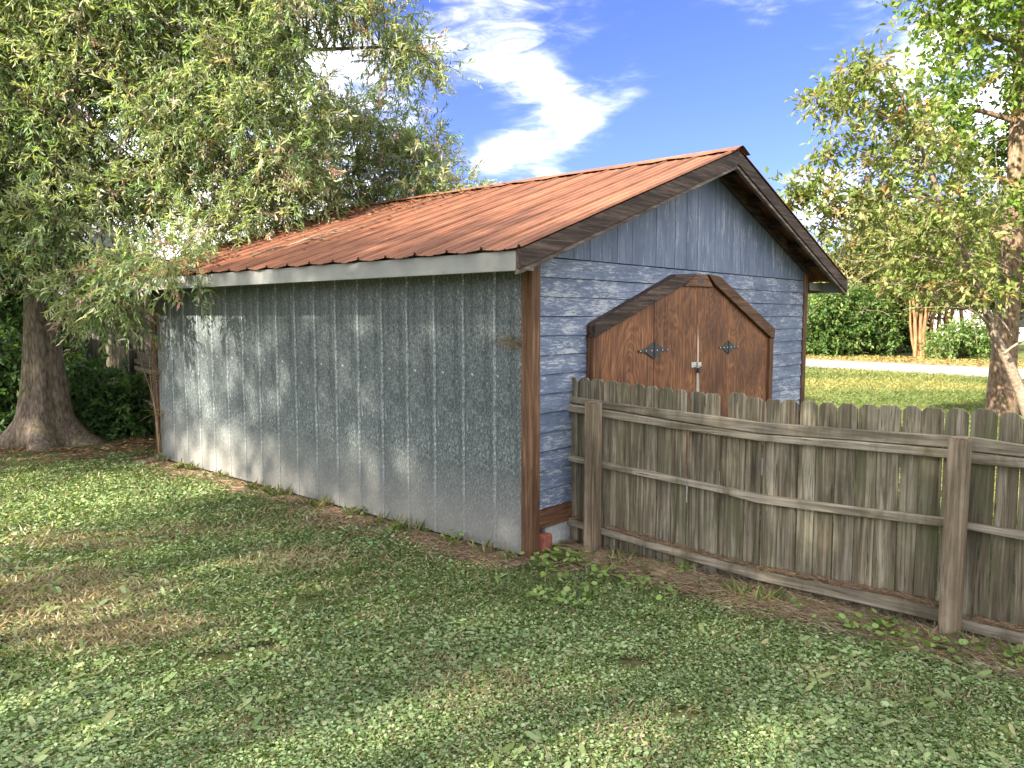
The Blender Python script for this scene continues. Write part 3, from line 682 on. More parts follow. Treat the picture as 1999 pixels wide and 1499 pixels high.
pl = picket_mesh(.112, 1.12, .018, .024)
for k in range(int(ll / .116)): link('picket', pl, M['fence'], low, (k * .116, .1, .02))
for z in (.98, .88, .45): link('rail', box('rail', 0, ll - .01, .058, .098, z, z + .06, .004), M['rail'], low)
link('post', box('post', -.06, .035, .0, .095, -.05, 1.18, .006), M['oldfence'], low)
# the section that turns away behind the bushes
dk = empty('fence', a, 0); tag(dk, 'dark low fence section turning back behind the bushes beside the oak', 'fence')
b2 = at(206, 619, 12.5); b2.z = 0; d2 = (b2 - a).normalized(); dk.rotation_euler = (0, 0, math.atan2(d2.y, d2.x))
for k in range(int((b2 - a).length / .116)): link('picket', pl, M['oldfence'], dk, (.09 + k * .116, 0, .10))
link('rail', box('rail', .08, (b2 - a).length, -.04, -.001, .95, 1.03, .004), M['oldfence'], dk)

# ------------------------------------------------------------------ foliage machinery
def leaves(P, D, L, Wd, C, curl=.12, jit=.55, hexa=False):
    """rhombic folded leaves; P base (n,3), D direction (n,3), L, Wd (n,), C (n,3)"""
    n = len(P); D = D / (np.linalg.norm(D, axis=1)[:, None] + 1e-9)
    up = np.tile(np.array([0, 0, 1.0]), (n, 1)) + RNG.normal(0, jit, (n, 3))
    Sd = np.cross(D, up); Sd /= np.linalg.norm(Sd, axis=1)[:, None] + 1e-9
    Nm = np.cross(Sd, D)
    Lc = L[:, None]; Wc = Wd[:, None]
    a = P; m = P + D * Lc * .5
    b1 = m + Sd * Wc * .5 + Nm * Wc * .12; b2 = m - Sd * Wc * .5 + Nm * Wc * .12
    tip = P + D * Lc - Nm * Lc * curl
    if hexa:
        c1 = P + D * Lc * .22; c2 = P + D * Lc * .80 - Nm * Lc * curl * .6
        V = np.stack([a, c1 + Sd * Wc * .42, c2 + Sd * Wc * .40, tip, c2 - Sd * Wc * .40, c1 - Sd * Wc * .42], 1).reshape(-1, 3)
        q = np.arange(n)[:, None] * 6
        return V, np.concatenate([q + [0, 1, 5], q + [1, 2, 5], q + [2, 4, 5], q + [2, 3, 4]], 0), np.repeat(C, 6, 0)
    V = np.stack([a, b1, tip, b2], 1).reshape(-1, 3)
    q = np.arange(n)[:, None] * 4
    Fq = np.concatenate([q + [0, 1, 2], q + [0, 2, 3]], 0)
    return V, Fq, np.repeat(C, 4, 0)
def pal(n, cols, wts, var=.18):
    cols = np.array(cols, float); idx = RNG.choice(len(cols), n, p=np.array(wts) / sum(wts))
    return np.clip(cols[idx] * RNG.uniform(1 - var, 1 + var, (n, 1)) * RNG.uniform(.92, 1.08, (n, 3)), 0, 1)
def foliage(centres, radii, per, leaf_n, ll_, lw, cols, wts, droop=.35, twig=(.22, .42), bunch=False, spread=1.0, flat=.8):
    """twigs with leaves spread through clumps. returns leaf mesh arrays and twig list"""
    Cn = np.repeat(np.array(centres, float), per, 0); Rn = np.repeat(np.array(radii, float), per, 0)
    n = len(Cn); u = RNG.normal(0, 1, (n, 3)); u /= np.linalg.norm(u, axis=1)[:, None]
    rr = RNG.random(n) ** .5
    off = u * (rr * Rn)[:, None] * np.array([1, 1, flat])
    P0 = Cn + off
    D = u * .9 + RNG.normal(0, .5, (n, 3)); D[:, 2] -= droop * RNG.random(n) * 1.6; D /= np.linalg.norm(D, axis=1)[:, None]
    TL = RNG.uniform(*twig, n)
    # leaves along each twig, with droop
    t = (np.arange(leaf_n) + .6) / leaf_n
    tt = np.tile(t, n) + RNG.uniform(-.05, .05, n * leaf_n); tt = np.clip(tt, .03, 1)
    I = np.repeat(np.arange(n), leaf_n)
    LP = P0[I] + D[I] * (TL[I] * tt)[:, None]; LP[:, 2] -= droop * .35 * TL[I] * tt ** 2
    LD = D[I] * .75 + RNG.normal(0, .62 * spread, (len(I), 3)); LD[:, 2] -= droop * .25
    cl_col = pal(n, cols, wts, .22)           # whole twig shares a tone
    C = cl_col[I] * RNG.uniform(.86, 1.14, (len(I), 1))
    s = RNG.uniform(.7, 1.25, len(I))
    V, Fq, C = leaves(LP, LD, ll_ * s, lw * s, C)
    tips = P0 + D * TL[:, None]; tips[:, 2] -= droop * .35 * TL
    return V, Fq, C, P0, tips
def twig_mesh(name, P0, tips, r=.0035):
    n = len(P0); D = tips - P0; D /= np.linalg.norm(D, axis=1)[:, None] + 1e-9
    A = np.cross(D, np.array([.31, .2, .93])); A /= np.linalg.norm(A, axis=1)[:, None] + 1e-9; B_ = np.cross(D, A)
    V = []
    for k in range(3):
        th = 2 * math.pi * k / 3; V.append(P0 + (A * math.cos(th) + B_ * math.sin(th)) * r)
    V.append(tips); V = np.stack(V, 1).reshape(-1, 3); q = np.arange(n)[:, None] * 4
    return V, np.concatenate([q + [0, 1, 3], q + [1, 2, 3], q + [2, 0, 3]], 0)
def curve(p, q, n=6, lift=.15, wob=.06):
    p = np.array(tuple(p)); q = np.array(tuple(q)); L = np.linalg.norm(q - p); out = []
    w1 = RNG.normal(0, wob, 3) * L
    for i in range(n):
        f = i / (n - 1); out.append(p + (q - p) * f + np.array([0, 0, lift * L]) * math.sin(math.pi * f) + w1 * math.sin(math.pi * f * 1.7) * (1 - f))
    return out
def limb_system(name, mat, parent, skeleton, targets, r0=.02, rmin=.006, seg=5, lift=.1):
    """skeleton: list of (points, radii); targets joined to the nearest skeleton point by a tapering bough"""
    acc = Acc(); K = []; KR = []
    for pts, rad in skeleton:
        V, Fq = tube_arrays(pts, rad, 10, .06); acc.add(V, Fq)
        P = np.array([tuple(p) for p in pts]); 
        for i in range(len(P) - 1):
            for f in np.linspace(0, 1, 6)[:-1]: K.append(P[i] + (P[i + 1] - P[i]) * f); KR.append(rad[i] + (rad[i + 1] - rad[i]) * f)
    K = np.array(K); KR = np.array(KR)
    for tgt in targets:
        tgt = np.array(tuple(tgt)); d = np.linalg.norm(K - tgt, axis=1) + np.maximum(0, K[:, 2] - tgt[2]) * .6; i = int(np.argmin(d))
        if d[i] < .05: continue
        p = curve(K[i], tgt, 7, lift, .05); rs = min(KR[i] * .7, r0 * (.5 + d[i] * .5))
        V, Fq = tube_arrays(p, np.linspace(rs, rmin, 7), seg, .05); acc.add(V, Fq)
    return link(name, acc.mesh(name, True), mat, parent)
def trunk_mesh(name, prof, seg=40, lobes=None, seed=1, bumpy=.03):
    """prof: list of (x, y, z, r); lobes(theta, z) multiplies the radius"""
    r = np.random.default_rng(seed); ph = r.uniform(0, 6.28, 6); V = []
    zz = np.array(prof); n = 46
    tnew = np.linspace(0, 1, n) ** 1.3 * (len(prof) - 1); I = np.minimum(tnew.astype(int), len(prof) - 2); f = tnew - I
    f = f[:, None]; Q = zz[I] * (1 - f) + zz[I + 1] * f
    for (cx, cy, cz, rad) in Q:
        for k in range(seg):
            th = 2 * math.pi * k / seg
            m = 1 + bumpy * sum(math.sin((j + 2) * th + ph[j] + cz * (1.3 + .7 * j)) for j in range(5)) / 2
            if lobes: m *= lobes(th, cz)
            V.append((cx + rad * m * math.cos(th), cy + rad * m * math.sin(th), cz))
    Fq = [[j * seg + k, j * seg + (k + 1) % seg, (j + 1) * seg + (k + 1) % seg, (j + 1) * seg + k] for j in range(n - 1) for k in range(seg)]
    return big(name, V, Fq, None, True)

# ------------------------------------------------------------------ big willow-leaved oak on the left
OB = ground(88, 866); oak = empty('oak_tree', OB); tag(oak, 'large narrow leaved oak with flared trunk overhanging the shed roof', 'tree')
def oak_l(th, z):
    fl = math.exp(-max(z, 0) / .22)
    c = 1 + fl * (.28 * math.cos(2 * (th - .1)) + .34 * max(0, math.cos(3 * (th + 1.2))) + .2 * math.sin(5 * th + 1))
    return c - .16 * math.exp(-((th - 5.55) / .17) ** 2) * min(1, .4 + z)
oaktr = trunk_mesh('trunk', [(0, 0, -.06, .56), (0, 0, .12, .44), (.02, 0, .35, .32), (.03, 0, .8, .255), (.04, 0, 1.4, .212), (.05, 0, 2.2, .19), (.1, .1, 3.2, .175), (.1, .1, 4.6, .15), (.2, .2, 5.8, .10), (.2, .2, 7.0, .04)], 44, oak_l, 3, .025)
link('trunk', oaktr, M['oakbark'], oak)
MAIN = [(-300, -170), (540, -170), (590, 40), (585, 105), (640, 140), (700, 180), (765, 195), (800, 240), (845, 252), (862, 275), (850, 290), (875, 322), (915, 360), (905, 378), (800, 385), (690, 400), (655, 440), (610, 455), (500, 465), (400, 480), (330, 520), (300, 560), (270, 600), (200, 620), (140, 600), (115, 545), (0, 500), (-300, 560)]
UPA = [(520, -150), (760, -80), (770, 10), (800, 40), (845, 75), (880, 105), (850, 118), (835, 145), (790, 155), (735, 140), (690, 90), (630, 45), (560, 20)]
HOLES = [(655, 125, 62), (620, 75, 36), (222, 205, 24), (258, 285, 22), (195, 452, 42), (20, 500, 40), (300, 470, 24), (430, 345, 14), (690, 300, 14), (350, 70, 16), (480, 250, 14), (330, 430, 22), (90, 380, 16)]
tg = []
def roof_clear(P):     # keep clumps above the shed roof
    c, s = math.cos(SHA), math.sin(SHA); dx, dy = P.x - C0.x, P.y - C0.y; lx, ly = c * dx + s * dy, -s * dx + c * dy
    return not (-EO - .1 < lx < WD + EO and -RK < ly < BK + .1) or P.z > roof_z(lx) + .22
cen = []; rad = []
step = 54
for layer in range(3):
    for gy in range(-160, 640, step):
        for gx in range(-290, 930, step):
            x = gx + random.uniform(-26, 26); y = gy + random.uniform(-26, 26)
            ina, inb = inpoly(x, y, MAIN), inpoly(x, y, UPA)
            if not (ina or inb): continue
            if any((x - hx) ** 2 + (y - hy) ** 2 < (hr + 22) ** 2 for hx, hy, hr in HOLES) and random.random() < .9: continue
            if inb and not ina and layer > 0 and random.random() < .5: continue
            base = 8.9 + layer * .95 + random.uniform(-.3, .3)
            if x > 640: base = 10.5 - (x - 700) * .0055 + layer * .42
            if inb and not ina: base = 9.3 + layer * .4
            if y > 480 and x > 60: base = 8.7 + layer * .45
            P = at(x, y, base)
            if not roof_clear(P):
                for k in range(8):
                    base += .3 if x > 560 else -.2; P = at(x, y, base)
                    if roof_clear(P): break
                else: continue
            cen.append(P); rad.append(random.uniform(.20, .34))
# the part of the crown above the frame and behind, so that the tree is whole
for k in range(60):
    th = random.uniform(0, 6.28); z = random.uniform(3.4, 7.0); rr = 3.2 * math.sqrt(max(.05, 1 - ((z - 4.4) / 3.0) ** 2)) * random.uniform(.5, 1)
    P = Vector((OB.x + rr * math.cos(th), OB.y + rr * math.sin(th) * .8 + .8, z))
    pj = (P - EYE); ypix = CY - F * (pj.y * math.sin(PITCH) + pj.z * math.cos(PITCH)) / (pj.y * math.cos(PITCH) - pj.z * math.sin(PITCH))
    if ypix < -160 or P.y > OB.y + 1.2: cen.append(P); rad.append(random.uniform(.4, .6))
OC = [(.150, .190, .050), (.115, .160, .042), (.205, .225, .075), (.085, .125, .035), (.30, .16, .085), (.24, .21, .10)]
OC = [(min(.42, c[0] * 1.62), min(.38, c[1] * 1.6), c[2] * 3.0) for c in OC]
OW = [5, 4, 3.4, 2.0, .38, .9]
V, Fq, C, P0, tips = foliage(cen, rad, 28, 15, .090, .0205, OC, OW, droop=.30, twig=(.22, .40), spread=.85)
print('oak clumps', len(cen), 'leaves', len(V) // 4)
link('crown', big('crown', V - np.array(OB), Fq, C), M['leaf'], oak)
V, Fq = twig_mesh('twigs', P0, tips, .004)
link('twigs', big('twigs', V - np.array(OB), Fq), M['oakbark'], oak)
T0 = lambda z: np.array((.1, .1, z))
sk = []
for (tx, ty, dp, z0, r0) in ((330, 300, 9.4, 2.6, .085), (640, 250, 10.9, 3.0, .08), (860, 340, 11.3, 2.9, .055), (500, 60, 9.8, 3.4, .085), (780, 90, 9.5, 3.9, .06), (120, 120, 9.2, 3.3, .075), (-120, 300, 9.3, 2.7, .08), (250, 530, 9.0, 2.2, .05), (450, 430, 8.9, 2.4, .05), (300, -60, 10.6, 4.3, .07)):
    tgt = np.array(at(tx, ty, dp)) - np.array(OB); p = curve(T0(z0), tgt, 9, .10, .05); sk.append((p, list(np.linspace(r0, .014, 9))))
sk.append(([T0(2.0), T0(4.0), T0(5.4), T0(6.8)], [.17, .14, .10, .04]))
limb_system('limbs', M['oakbark'], oak, sk, [np.array(c) - np.array(OB) for c in cen], .02, .005, 4, .06)

# ------------------------------------------------------------------ trees on the right
def tree_generic(root, cen, rad, per, leaf_n, ll_, lw, cols, wts, droop, mat, skeleton, base, twig=(.2, .4), r0=.02, spread=1.0, rt=.004):
    V, Fq, C, P0, tips = foliage(cen, rad, per, leaf_n, ll_, lw, cols, wts, droop, twig, spread=spread)
    link('crown', big('crown', V - np.array(base), Fq, C), M['leaf'], root)
    V, Fq = twig_mesh('twigs', P0, tips, rt); link('twigs', big('twigs', V - np.array(base), Fq), mat, root)
    limb_system('limbs', mat, root, skeleton, [np.array(c) - np.array(base) for c in cen], r0, .005, 4, .05)
GC = [(.125, .205, .036), (.16, .235, .05), (.085, .155, .03), (.21, .25, .07), (.32, .22, .06)]
GW = [5, 4, 3, 2, .3]
# big trunk
TB = ground(1955, 812); bt = empty('shade_tree', TB); tag(bt, 'stout trunked tree with bright green crown at the right edge', 'tree')
def pxo(x, y, Y, base): return np.array(at(x, y, Y)) - np.array(base)
tp = [pxo(x, y, TB.y, TB) for x, y in ((1957, 812), (1957, 740), (1962, 660), (1968, 590), (1974, 500), (1984, 380), (1992, 240), (1998, 100), (2004, -60), (2010, -300))]
tr_ = [.235, .21, .19, .178, .165, .155, .145, .13, .11, .05]
prof = [(0, 0, -.08, .25)] + [(p[0], p[1], p[2], r) for p, r in zip(tp, tr_) if p[2] > .05]
link('trunk', trunk_mesh('trunk', prof, 30, None, 9, .02), M['bark2'], bt)
cen = []; rad = []
BT = [(1800, -60), (1800, 40), (1830, 110), (1850, 150), (1800, 170), (1750, 200), (1800, 260), (1900, 330), (1940, 560), (2300, 600), (2300, -200), (1850, -200)]
for layer in range(2):
    for gy in range(-190, 590, 66):
        for gx in range(1750, 2300, 66):
            x = gx + random.uniform(-28, 28); y = gy + random.uniform(-28, 28)
            if not inpoly(x, y, BT): continue
            if any((x - hx) ** 2 + (y - hy) ** 2 < (hr + 20) ** 2 for hx, hy, hr in ((1985, 60, 16), (1960, 170, 22), (1890, 140, 16), (1905, 190, 18))): continue
            if 1950 < x < 2010 and y > 140 and layer == 0 and random.random() < .8: continue
            if y > 420 and random.random() < .55: continue
            cen.append(at(x, y, 12.3 + layer * 1.3 + random.uniform(-.3, .3))); rad.append(random.uniform(.32, .48))
for k in range(26):
    th = random.uniform(0, 6.28); cen.append(Vector((TB.x + 2 + 1.8 * math.cos(th), TB.y + 1.5 + 1.8 * math.sin(th), random.uniform(4, 8.5)))); rad.append(.55)
sk = []
for (tx, ty, dp, i0, r0) in ((1830, 60, 12.6, 7, .05), (1800, 210, 12.7, 6, .05), (1850, 300, 12.7, 5, .045), (2180, 200, 12.8, 6, .06), (2200, 420, 12.8, 5, .05), (1900, -100, 13, 7, .05), (1880, 470, 12.3, 4, .035)):
    sk.append((curve(tp[i0], pxo(tx, ty, dp, TB), 8, .06, .05), list(np.linspace(r0, .012, 8))))
sk.append((tp[4:], tr_[4:]))
tree_generic(bt, cen, rad, 24, 9, .115, .062, GC, GW, .3, M['bark2'], sk, TB, (.2, .42))
# slender leaning tree in front
LB = ground(2018, 834); lt = empty('leaning_tree', LB); tag(lt, 'slender pale barked tree leaning left, in front of the stout trunk', 'tree')
lp = [pxo(x, y, LB.y + dy, LB) for x, y, dy in ((2018, 845, 0), (1995, 770, 0), (1968, 705, 0), (1938, 650, -.05), (1920, 590, -.1), (1895, 520, -.15), (1872, 465, -.2), (1842, 395, -.25), (1815, 335, -.3), (1790, 265, -.35), (1760, 190, -.4), (1700, 150, -.5))]
lr = [.085, .078, .068, .062, .055, .048, .042, .034, .028, .022, .015, .007]
acc = Acc(); V, Fq = tube_arrays(lp, lr, 14, .05); acc.add(V, Fq); link('trunk', acc.mesh('trunk', True), M['palebark'], lt)
cen = []; rad = []
LPG = [(1585, 180), (1650, 120), (1720, 110), (1800, 190), (1880, 280), (1940, 400), (1960, 560), (1850, 600), (1720, 590), (1660, 520), (1640, 440), (1700, 380), (1690, 300), (1640, 250)]
for layer in range(2):
    for gy in range(110, 600, 50):
        for gx in range(1560, 1970, 50):
            x = gx + random.uniform(-22, 22); y = gy + random.uniform(-22, 22)
            if not inpoly(x, y, LPG): continue
            if x < 1760 and y > 380 and random.random() < .5: continue
            if y > 330 and random.random() < .25: continue
            cen.append(at(x, y, 10.7 + layer * .7 + random.uniform(-.2, .2))); rad.append(random.uniform(.16, .28))
spr = [(1545, 362), (1575, 372), (1600, 395), (1560, 400), (1630, 385), (1650, 400), (1620, 430), (1680, 395), (1615, 295), (1640, 290), (1590, 190), (1660, 130), (1700, 120), (1595, 440), (1570, 350), (1605, 365)]
for (x, y) in spr: cen.append(at(x, y, 10.6 + random.uniform(-.1, .1))); rad.append(.10)
sk = []
for (tx, ty, dp, i0, r0) in ((1640, 395, 10.6, 7, .03), (1560, 375, 10.6, 7, .022), (1660, 300, 10.7, 8, .022), (1620, 190, 10.7, 9, .022), (1700, 480, 10.7, 6, .026), (1640, 500, 10.8, 5, .024), (1720, 560, 10.8, 4, .026), (1870, 300, 11, 7, .03), (1960, 420, 11.2, 5, .03), (1700, 120, 10.8, 10, .012), (1800, 560, 10.9, 3, .022), (1990, 560, 11.2, 3, .02)):
    sk.append((curve(lp[i0], pxo(tx, ty, dp, LB), 8, .04, .05), list(np.linspace(r0, .006, 8))))
sk.append((lp, lr))
LC = [(.17, .22, .06), (.13, .18, .045), (.25, .25, .10), (.20, .20, .085), (.36, .22, .09)]
tree_generic(lt, cen, rad, 15, 8, .10, .048, LC, [5, 4, 3, 2, .4], .25, M['palebark'], sk, LB, (.16, .34), .012, rt=.004)
acc = Acc()
for k in range(92):      # bare twigs on the lower boughs
    x = random.uniform(1570, 1960); y = random.uniform(380, 620); p = pxo(x, y, 10.7 + random.uniform(-.2, .5), LB)
    strands(acc, p, (random.uniform(-1, .6), random.uniform(-.3, .3), random.uniform(-.3, .5)), random.uniform(.4, .9), .006, .16, (.3, .24, .18), 5)
for (x0, y0, x1, y1, r_) in ((1960, 690, 2030, 660, .02), (1925, 600, 1975, 655, .018), (1700, 300, 1600, 290, .008), (1890, 400, 1960, 640, .012)):
    V, Fq = tube_arrays(curve(pxo(x0, y0, LB.y - .2, LB), pxo(x1, y1, LB.y - .2, LB), 7, .1, .04), np.linspace(r_, r_ * .5, 7), 6); acc.add(V, Fq, (.3, .24, .18))
tag(link('bare_twigs', acc.mesh('bare_twigs'), M['palebark'], lt), kind='stuff')

# ------------------------------------------------------------------ shrubs and trees across the road
def shrub(name, label, cat, base, blobs, per, leaf_n, ll_, lw, cols, wts, stems, matb, group=None, twig=(.2, .5), droop=.2, stem_r=.03):
    root = empty(name, base); tag(root, label, cat, group)
    cen = [Vector(b[0]) for b in blobs]; rad = [b[1] for b in blobs]
    V, Fq, C, P0, tips = foliage(cen, rad, per, leaf_n, ll_, lw, cols, wts, droop, twig, flat=.85)
    link('foliage', big('foliage', V - np.array(base), Fq, C), M['leaf'], root)
    acc = Acc()
    for (p, q, r_) in stems:
        V, Fq = tube_arrays(curve(p, q, 7, .05, .06), np.linspace(r_, r_ * .45, 7), 7, .06); acc.add(V - np.array(base), Fq)
    if not stems:
        for c, r_ in list(zip(cen, rad))[::2]:
            V, Fq = tube_arrays(curve((base[0] + random.uniform(-.2, .2), base[1] + random.uniform(-.2, .2), 0), c, 7, .05, .06), np.linspace(stem_r, .008, 7), 5, .06); acc.add(V - np.array(base), Fq)
    link('stems', acc.mesh('stems', True), matb, root)
    return root
def blobs_px(poly, Y, step, r, layers=2, dY=1.0, keep=1.0, holes=()):
    out = []; xs_ = [p[0] for p in poly]; ys_ = [p[1] for p in poly]
    for l in range(layers):
        for gy in range(int(min(ys_)), int(max(ys_)), step):
            for gx in range(int(min(xs_)), int(max(xs_)), step):
                x = gx + random.uniform(-.45, .45) * step; y = gy + random.uniform(-.45, .45) * step
                if inpoly(x, y, poly) and random.random() < keep and not any((x - a) ** 2 + (y - b) ** 2 < c * c for a, b, c in holes):
                    p = at(x, y, Y + l * dY + random.uniform(-.3, .3) * dY)
                    if p.z > .1: out.append((p, r * random.uniform(.8, 1.2)))
    return out
DG = [(.075, .135, .035), (.10, .17, .045), (.05, .10, .026), (.14, .205, .06)]
DW = [4, 4, 3, 2]
OL = [(.16, .18, .055), (.20, .21, .07), (.12, .15, .042), (.26, .235, .095)]
b = ground(1655, 694)
shrub('evergreen_shrub', 'big rounded dark green bush across the road beside the shed corner', 'shrub', (b.x, b.y, 0),
      blobs_px([(1575, 590), (1620, 560), (1690, 572), (1735, 610), (1742, 655), (1728, 690), (1690, 696), (1640, 694), (1560, 694)], b.y - 1.0, 22, .50, 3, .9, holes=((1700, 668, 12),)), 20, 8, .17, .09, DG, DW, [], M['bark2'])
b = ground(1520, 694)
shrub('evergreen_shrub', 'dark bush half hidden behind the right shed corner post', 'shrub', (b.x, b.y, 0),
      blobs_px([(1440, 600), (1560, 585), (1580, 640), (1575, 694), (1440, 694)], b.y, 30, .6, 2, 1.2), 14, 7, .18, .10, DG, DW, [], M['bark2'])
b = ground(1880, 700)
shrub('flowering_shrub', 'light green low shrub between the peeling trunks and the stout trunk', 'shrub', (b.x, b.y, 0),
      blobs_px([(1820, 660), (1850, 640), (1900, 630), (1945, 640), (1950, 700), (1830, 700)], b.y - .6, 20, .42, 2, .8), 18, 8, .15, .085, [(.13, .20, .06), (.17, .24, .08), (.09, .15, .04)], [3, 3, 2], [], M['bark2'])
b = ground(1795, 698)
stems = []
for (x0, x1, yt, r_) in ((1786, 1780, 560, .085), (1792, 1790, 565, .095), (1798, 1801, 565, .09), (1803, 1814, 570, .08), (1807, 1826, 570, .06), (1788, 1768, 560, .055)):
    stems.append((at(x0, 698, b.y), at(x1, yt - 40, b.y), r_))
shrub('crepe_myrtle', 'clump of orange brown peeling trunks standing across the road', 'tree', (b.x, b.y, 0),
      blobs_px([(1690, 470), (1760, 430), (1860, 440), (1880, 520), (1850, 575), (1740, 572)], b.y - .3, 26, .55, 2, 1.2, .85), 16, 8, .16, .07, OL, [3, 3, 2, 2], stems, M['crepebark'])
b = ground(1845, 693)
stems = [(at(x0, 693, b.y + 1.0), at(x1, 540, b.y + 1.0), .11) for x0, x1 in ((1828, 1822), (1838, 1834), (1846, 1848), (1856, 1866), (1866, 1880))]
shrub('crepe_myrtle', 'row of thinner peeling trunks behind and right of the orange trunk clump', 'tree', (b.x, b.y + 1, 0),
      blobs_px([(1790, 480), (1860, 440), (1960, 450), (1960, 570), (1880, 600), (1810, 585)], b.y + 1, 28, .55, 2, 1.2, .75), 15, 8, .16, .07, OL, [3, 3, 2, 2], stems, M['crepebark'])
for (poly, dep, lab, cl) in (
    ([(1600, 560), (1640, 490), (1700, 400), (1770, 380), (1850, 430), (1860, 560), (1740, 610)], 35, 'olive green tree behind the big bush across the road', OL),
    ([(1790, 560), (1840, 430), (1930, 400), (2080, 380), (2150, 560), (2100, 610), (1900, 600)], 37, 'broad tree behind the stout trunk across the road', OL),
    ([(1440, 640), (1500, 575), (1580, 560), (1650, 545), (1720, 590), (1740, 690), (1450, 690)], 37, 'dark dense tree behind the shed corner across the road', DG),
    ([(1690, 600), (1760, 580), (1800, 600), (1810, 694), (1700, 694)], 36, 'shaded dark evergreen left of the orange trunks', [tuple(k * .6 for k in c) for c in DG])):  # evergreen palette darkened, its shade put into the leaf colour
    xm = sum(p[0] for p in poly) / len(poly); bb = at(xm, 619, dep); bb.z = 0
    bl = blobs_px(poly, dep, 32, .85, 2, 1.4, .9)
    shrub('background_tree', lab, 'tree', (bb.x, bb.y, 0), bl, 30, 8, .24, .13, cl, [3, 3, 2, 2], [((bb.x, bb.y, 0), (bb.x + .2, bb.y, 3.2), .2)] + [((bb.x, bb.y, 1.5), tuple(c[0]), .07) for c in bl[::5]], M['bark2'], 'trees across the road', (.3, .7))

for (px_, dep, sc_, lab) in ((2330, 33, 1.0, 'olive green tree farther right along the road'), (2600, 36, 1.15, 'tall olive tree at the far right of the road'), (2450, 40, 1.2, 'big olive tree in the second row right of the road')):
    src = [o for o in bpy.data.objects if o.get('label', '').startswith('olive green tree behind')][0]
    c = src.copy(); COL.objects.link(c); g_ = at(px_, 619, dep); c.location = (g_.x, g_.y, 0); c.scale = (sc_,) * 3; c.rotation_euler.z = px_ * .7; c['label'] = lab
    for ch in list(src.children): q = ch.copy(); COL.objects.link(q); q.parent = c
# left bushes under the oak
b = at(215, 619, 10.9); b.z = 0
HB = [(.065, .13, .04), (.09, .165, .052), (.045, .092, .03), (.13, .20, .065)]
shrub('hydrangea_bush', 'dark leafy bush between the oak trunk and the shed post', 'shrub', (b.x, b.y, 0),
      blobs_px([(128, 690), (170, 712), (205, 745), (250, 735), (300, 770), (308, 815), (300, 838), (180, 838), (130, 800)], 10.5, 24, .17, 3, .4, holes=((235, 720, 14),)), 14, 7, .085, .05, HB, [4, 3, 3, 1.5], [], M['bark2'], None, (.1, .22), .25, .012)
b = at(10, 619, 11.2); b.z = 0
shrub('hydrangea_bush', 'dark leafy bush at the left edge behind the oak trunk', 'shrub', (b.x, b.y, 0),
      blobs_px([(-120, 660), (-40, 650), (30, 680), (70, 700), (70, 830), (-120, 840)], 11.0, 26, .19, 3, .4), 14, 7, .095, .055, HB, [4, 3, 3, 1.5], [], M['bark2'], None, (.1, .24), .25, .012)
b = at(0, 619, 12.2); b.z = 0
shrub('tall_shrub', 'tall shaded shrub rising before the neighbouring wall at the left edge', 'shrub', (b.x, b.y, 0),
      blobs_px([(-120, 520), (-20, 490), (28, 540), (45, 620), (50, 700), (-120, 700)], 12.2, 30, .24, 2, .4), 13, 7, .13, .075, HB, [4, 3, 3, 1], [], M['bark2'], None, (.15, .3), .3, .02)

# ------------------------------------------------------------------ neighbouring houses
def house(name, label, c, w, d, h, rz, mats, ridge=1.6, boards=0):
    root = empty(name, c, rz); tag(root, label, 'house')
    wl = link('wall', box('wall', -w / 2, w / 2, -d / 2, d / 2, 0, h, .01), mats[0], root)
    if boards:
        bhh = h / boards
        for k in range(boards):
            link('clapboard', prism_yz('clapboard', -w / 2 - .01, w / 2 + .01, [(-d / 2 - .028, k * bhh + .01), (-d / 2 - .006, (k + 1) * bhh - .001), (-d / 2 - .002, (k + 1) * bhh - .001), (-d / 2 - .002, k * bhh + .01)]), mats[0], wl)
    o = .35
    V = [(-w / 2 - o, -d / 2 - o, h - .1), (w / 2 + o, -d / 2 - o, h - .1), (w / 2 + o, d / 2 + o, h - .1), (-w / 2 - o, d / 2 + o, h - .1), (-w / 2 - o, 0, h + ridge), (w / 2 + o, 0, h + ridge)]
    link('roof', pyd('roof', V, [[0, 1, 5, 4], [2, 3, 4, 5], [0, 4, 3], [1, 2, 5], [3, 2, 1, 0]]), mats[1], root)
    link('fascia', box('fascia', -w / 2 - o, w / 2 + o, -d / 2 - o - .03, -d / 2 - o - .004, h - .26, h - .1, .004), M['white'], root)
    for wx in (-w / 4, w / 4):
        f = link('window', box('window', wx - .5, wx + .5, -d / 2 - .06, -d / 2 - .03, .9, 2.1, .01), M['white'], root)
        link('pane', box('pane', wx - .42, wx + .42, -d / 2 - .068, -d / 2 - .061, .98, 2.02, 0), M['glass'], f)
    return root
def prism_yz(name, x0, x1, pts):
    n = len(pts); V = [(x0, y, z) for y, z in pts] + [(x1, y, z) for y, z in pts]
    return pyd(name, V, [list(range(n))[::-1], list(range(n, 2 * n))] + [[i, (i + 1) % n, n + (i + 1) % n, n + i] for i in range(n)])
hp_ = at(-70, 619, 21); house('neighbour_house', 'cream clapboard house glimpsed beyond the fence left of the oak', (hp_.x, hp_.y + 3, 0), 4.6, 5, 3.3, 0, (M['siding'], M['shingle']), 1.3, 24)
hp_ = at(1560, 619, 46); house('brick_house', 'red brick house glimpsed between bushes right of the shed', (hp_.x, hp_.y + 3, 0), 9, 7, 2.9, 0, (M['brickwall'], M['shingle']), 1.6)
hp_ = at(2060, 619, 50); house('grey_house', 'pale grey house at the far right edge beyond the road', (hp_.x, hp_.y + 3, 0), 9, 7, 2.9, 0, (M['greywall'], M['shingle']), 1.8)

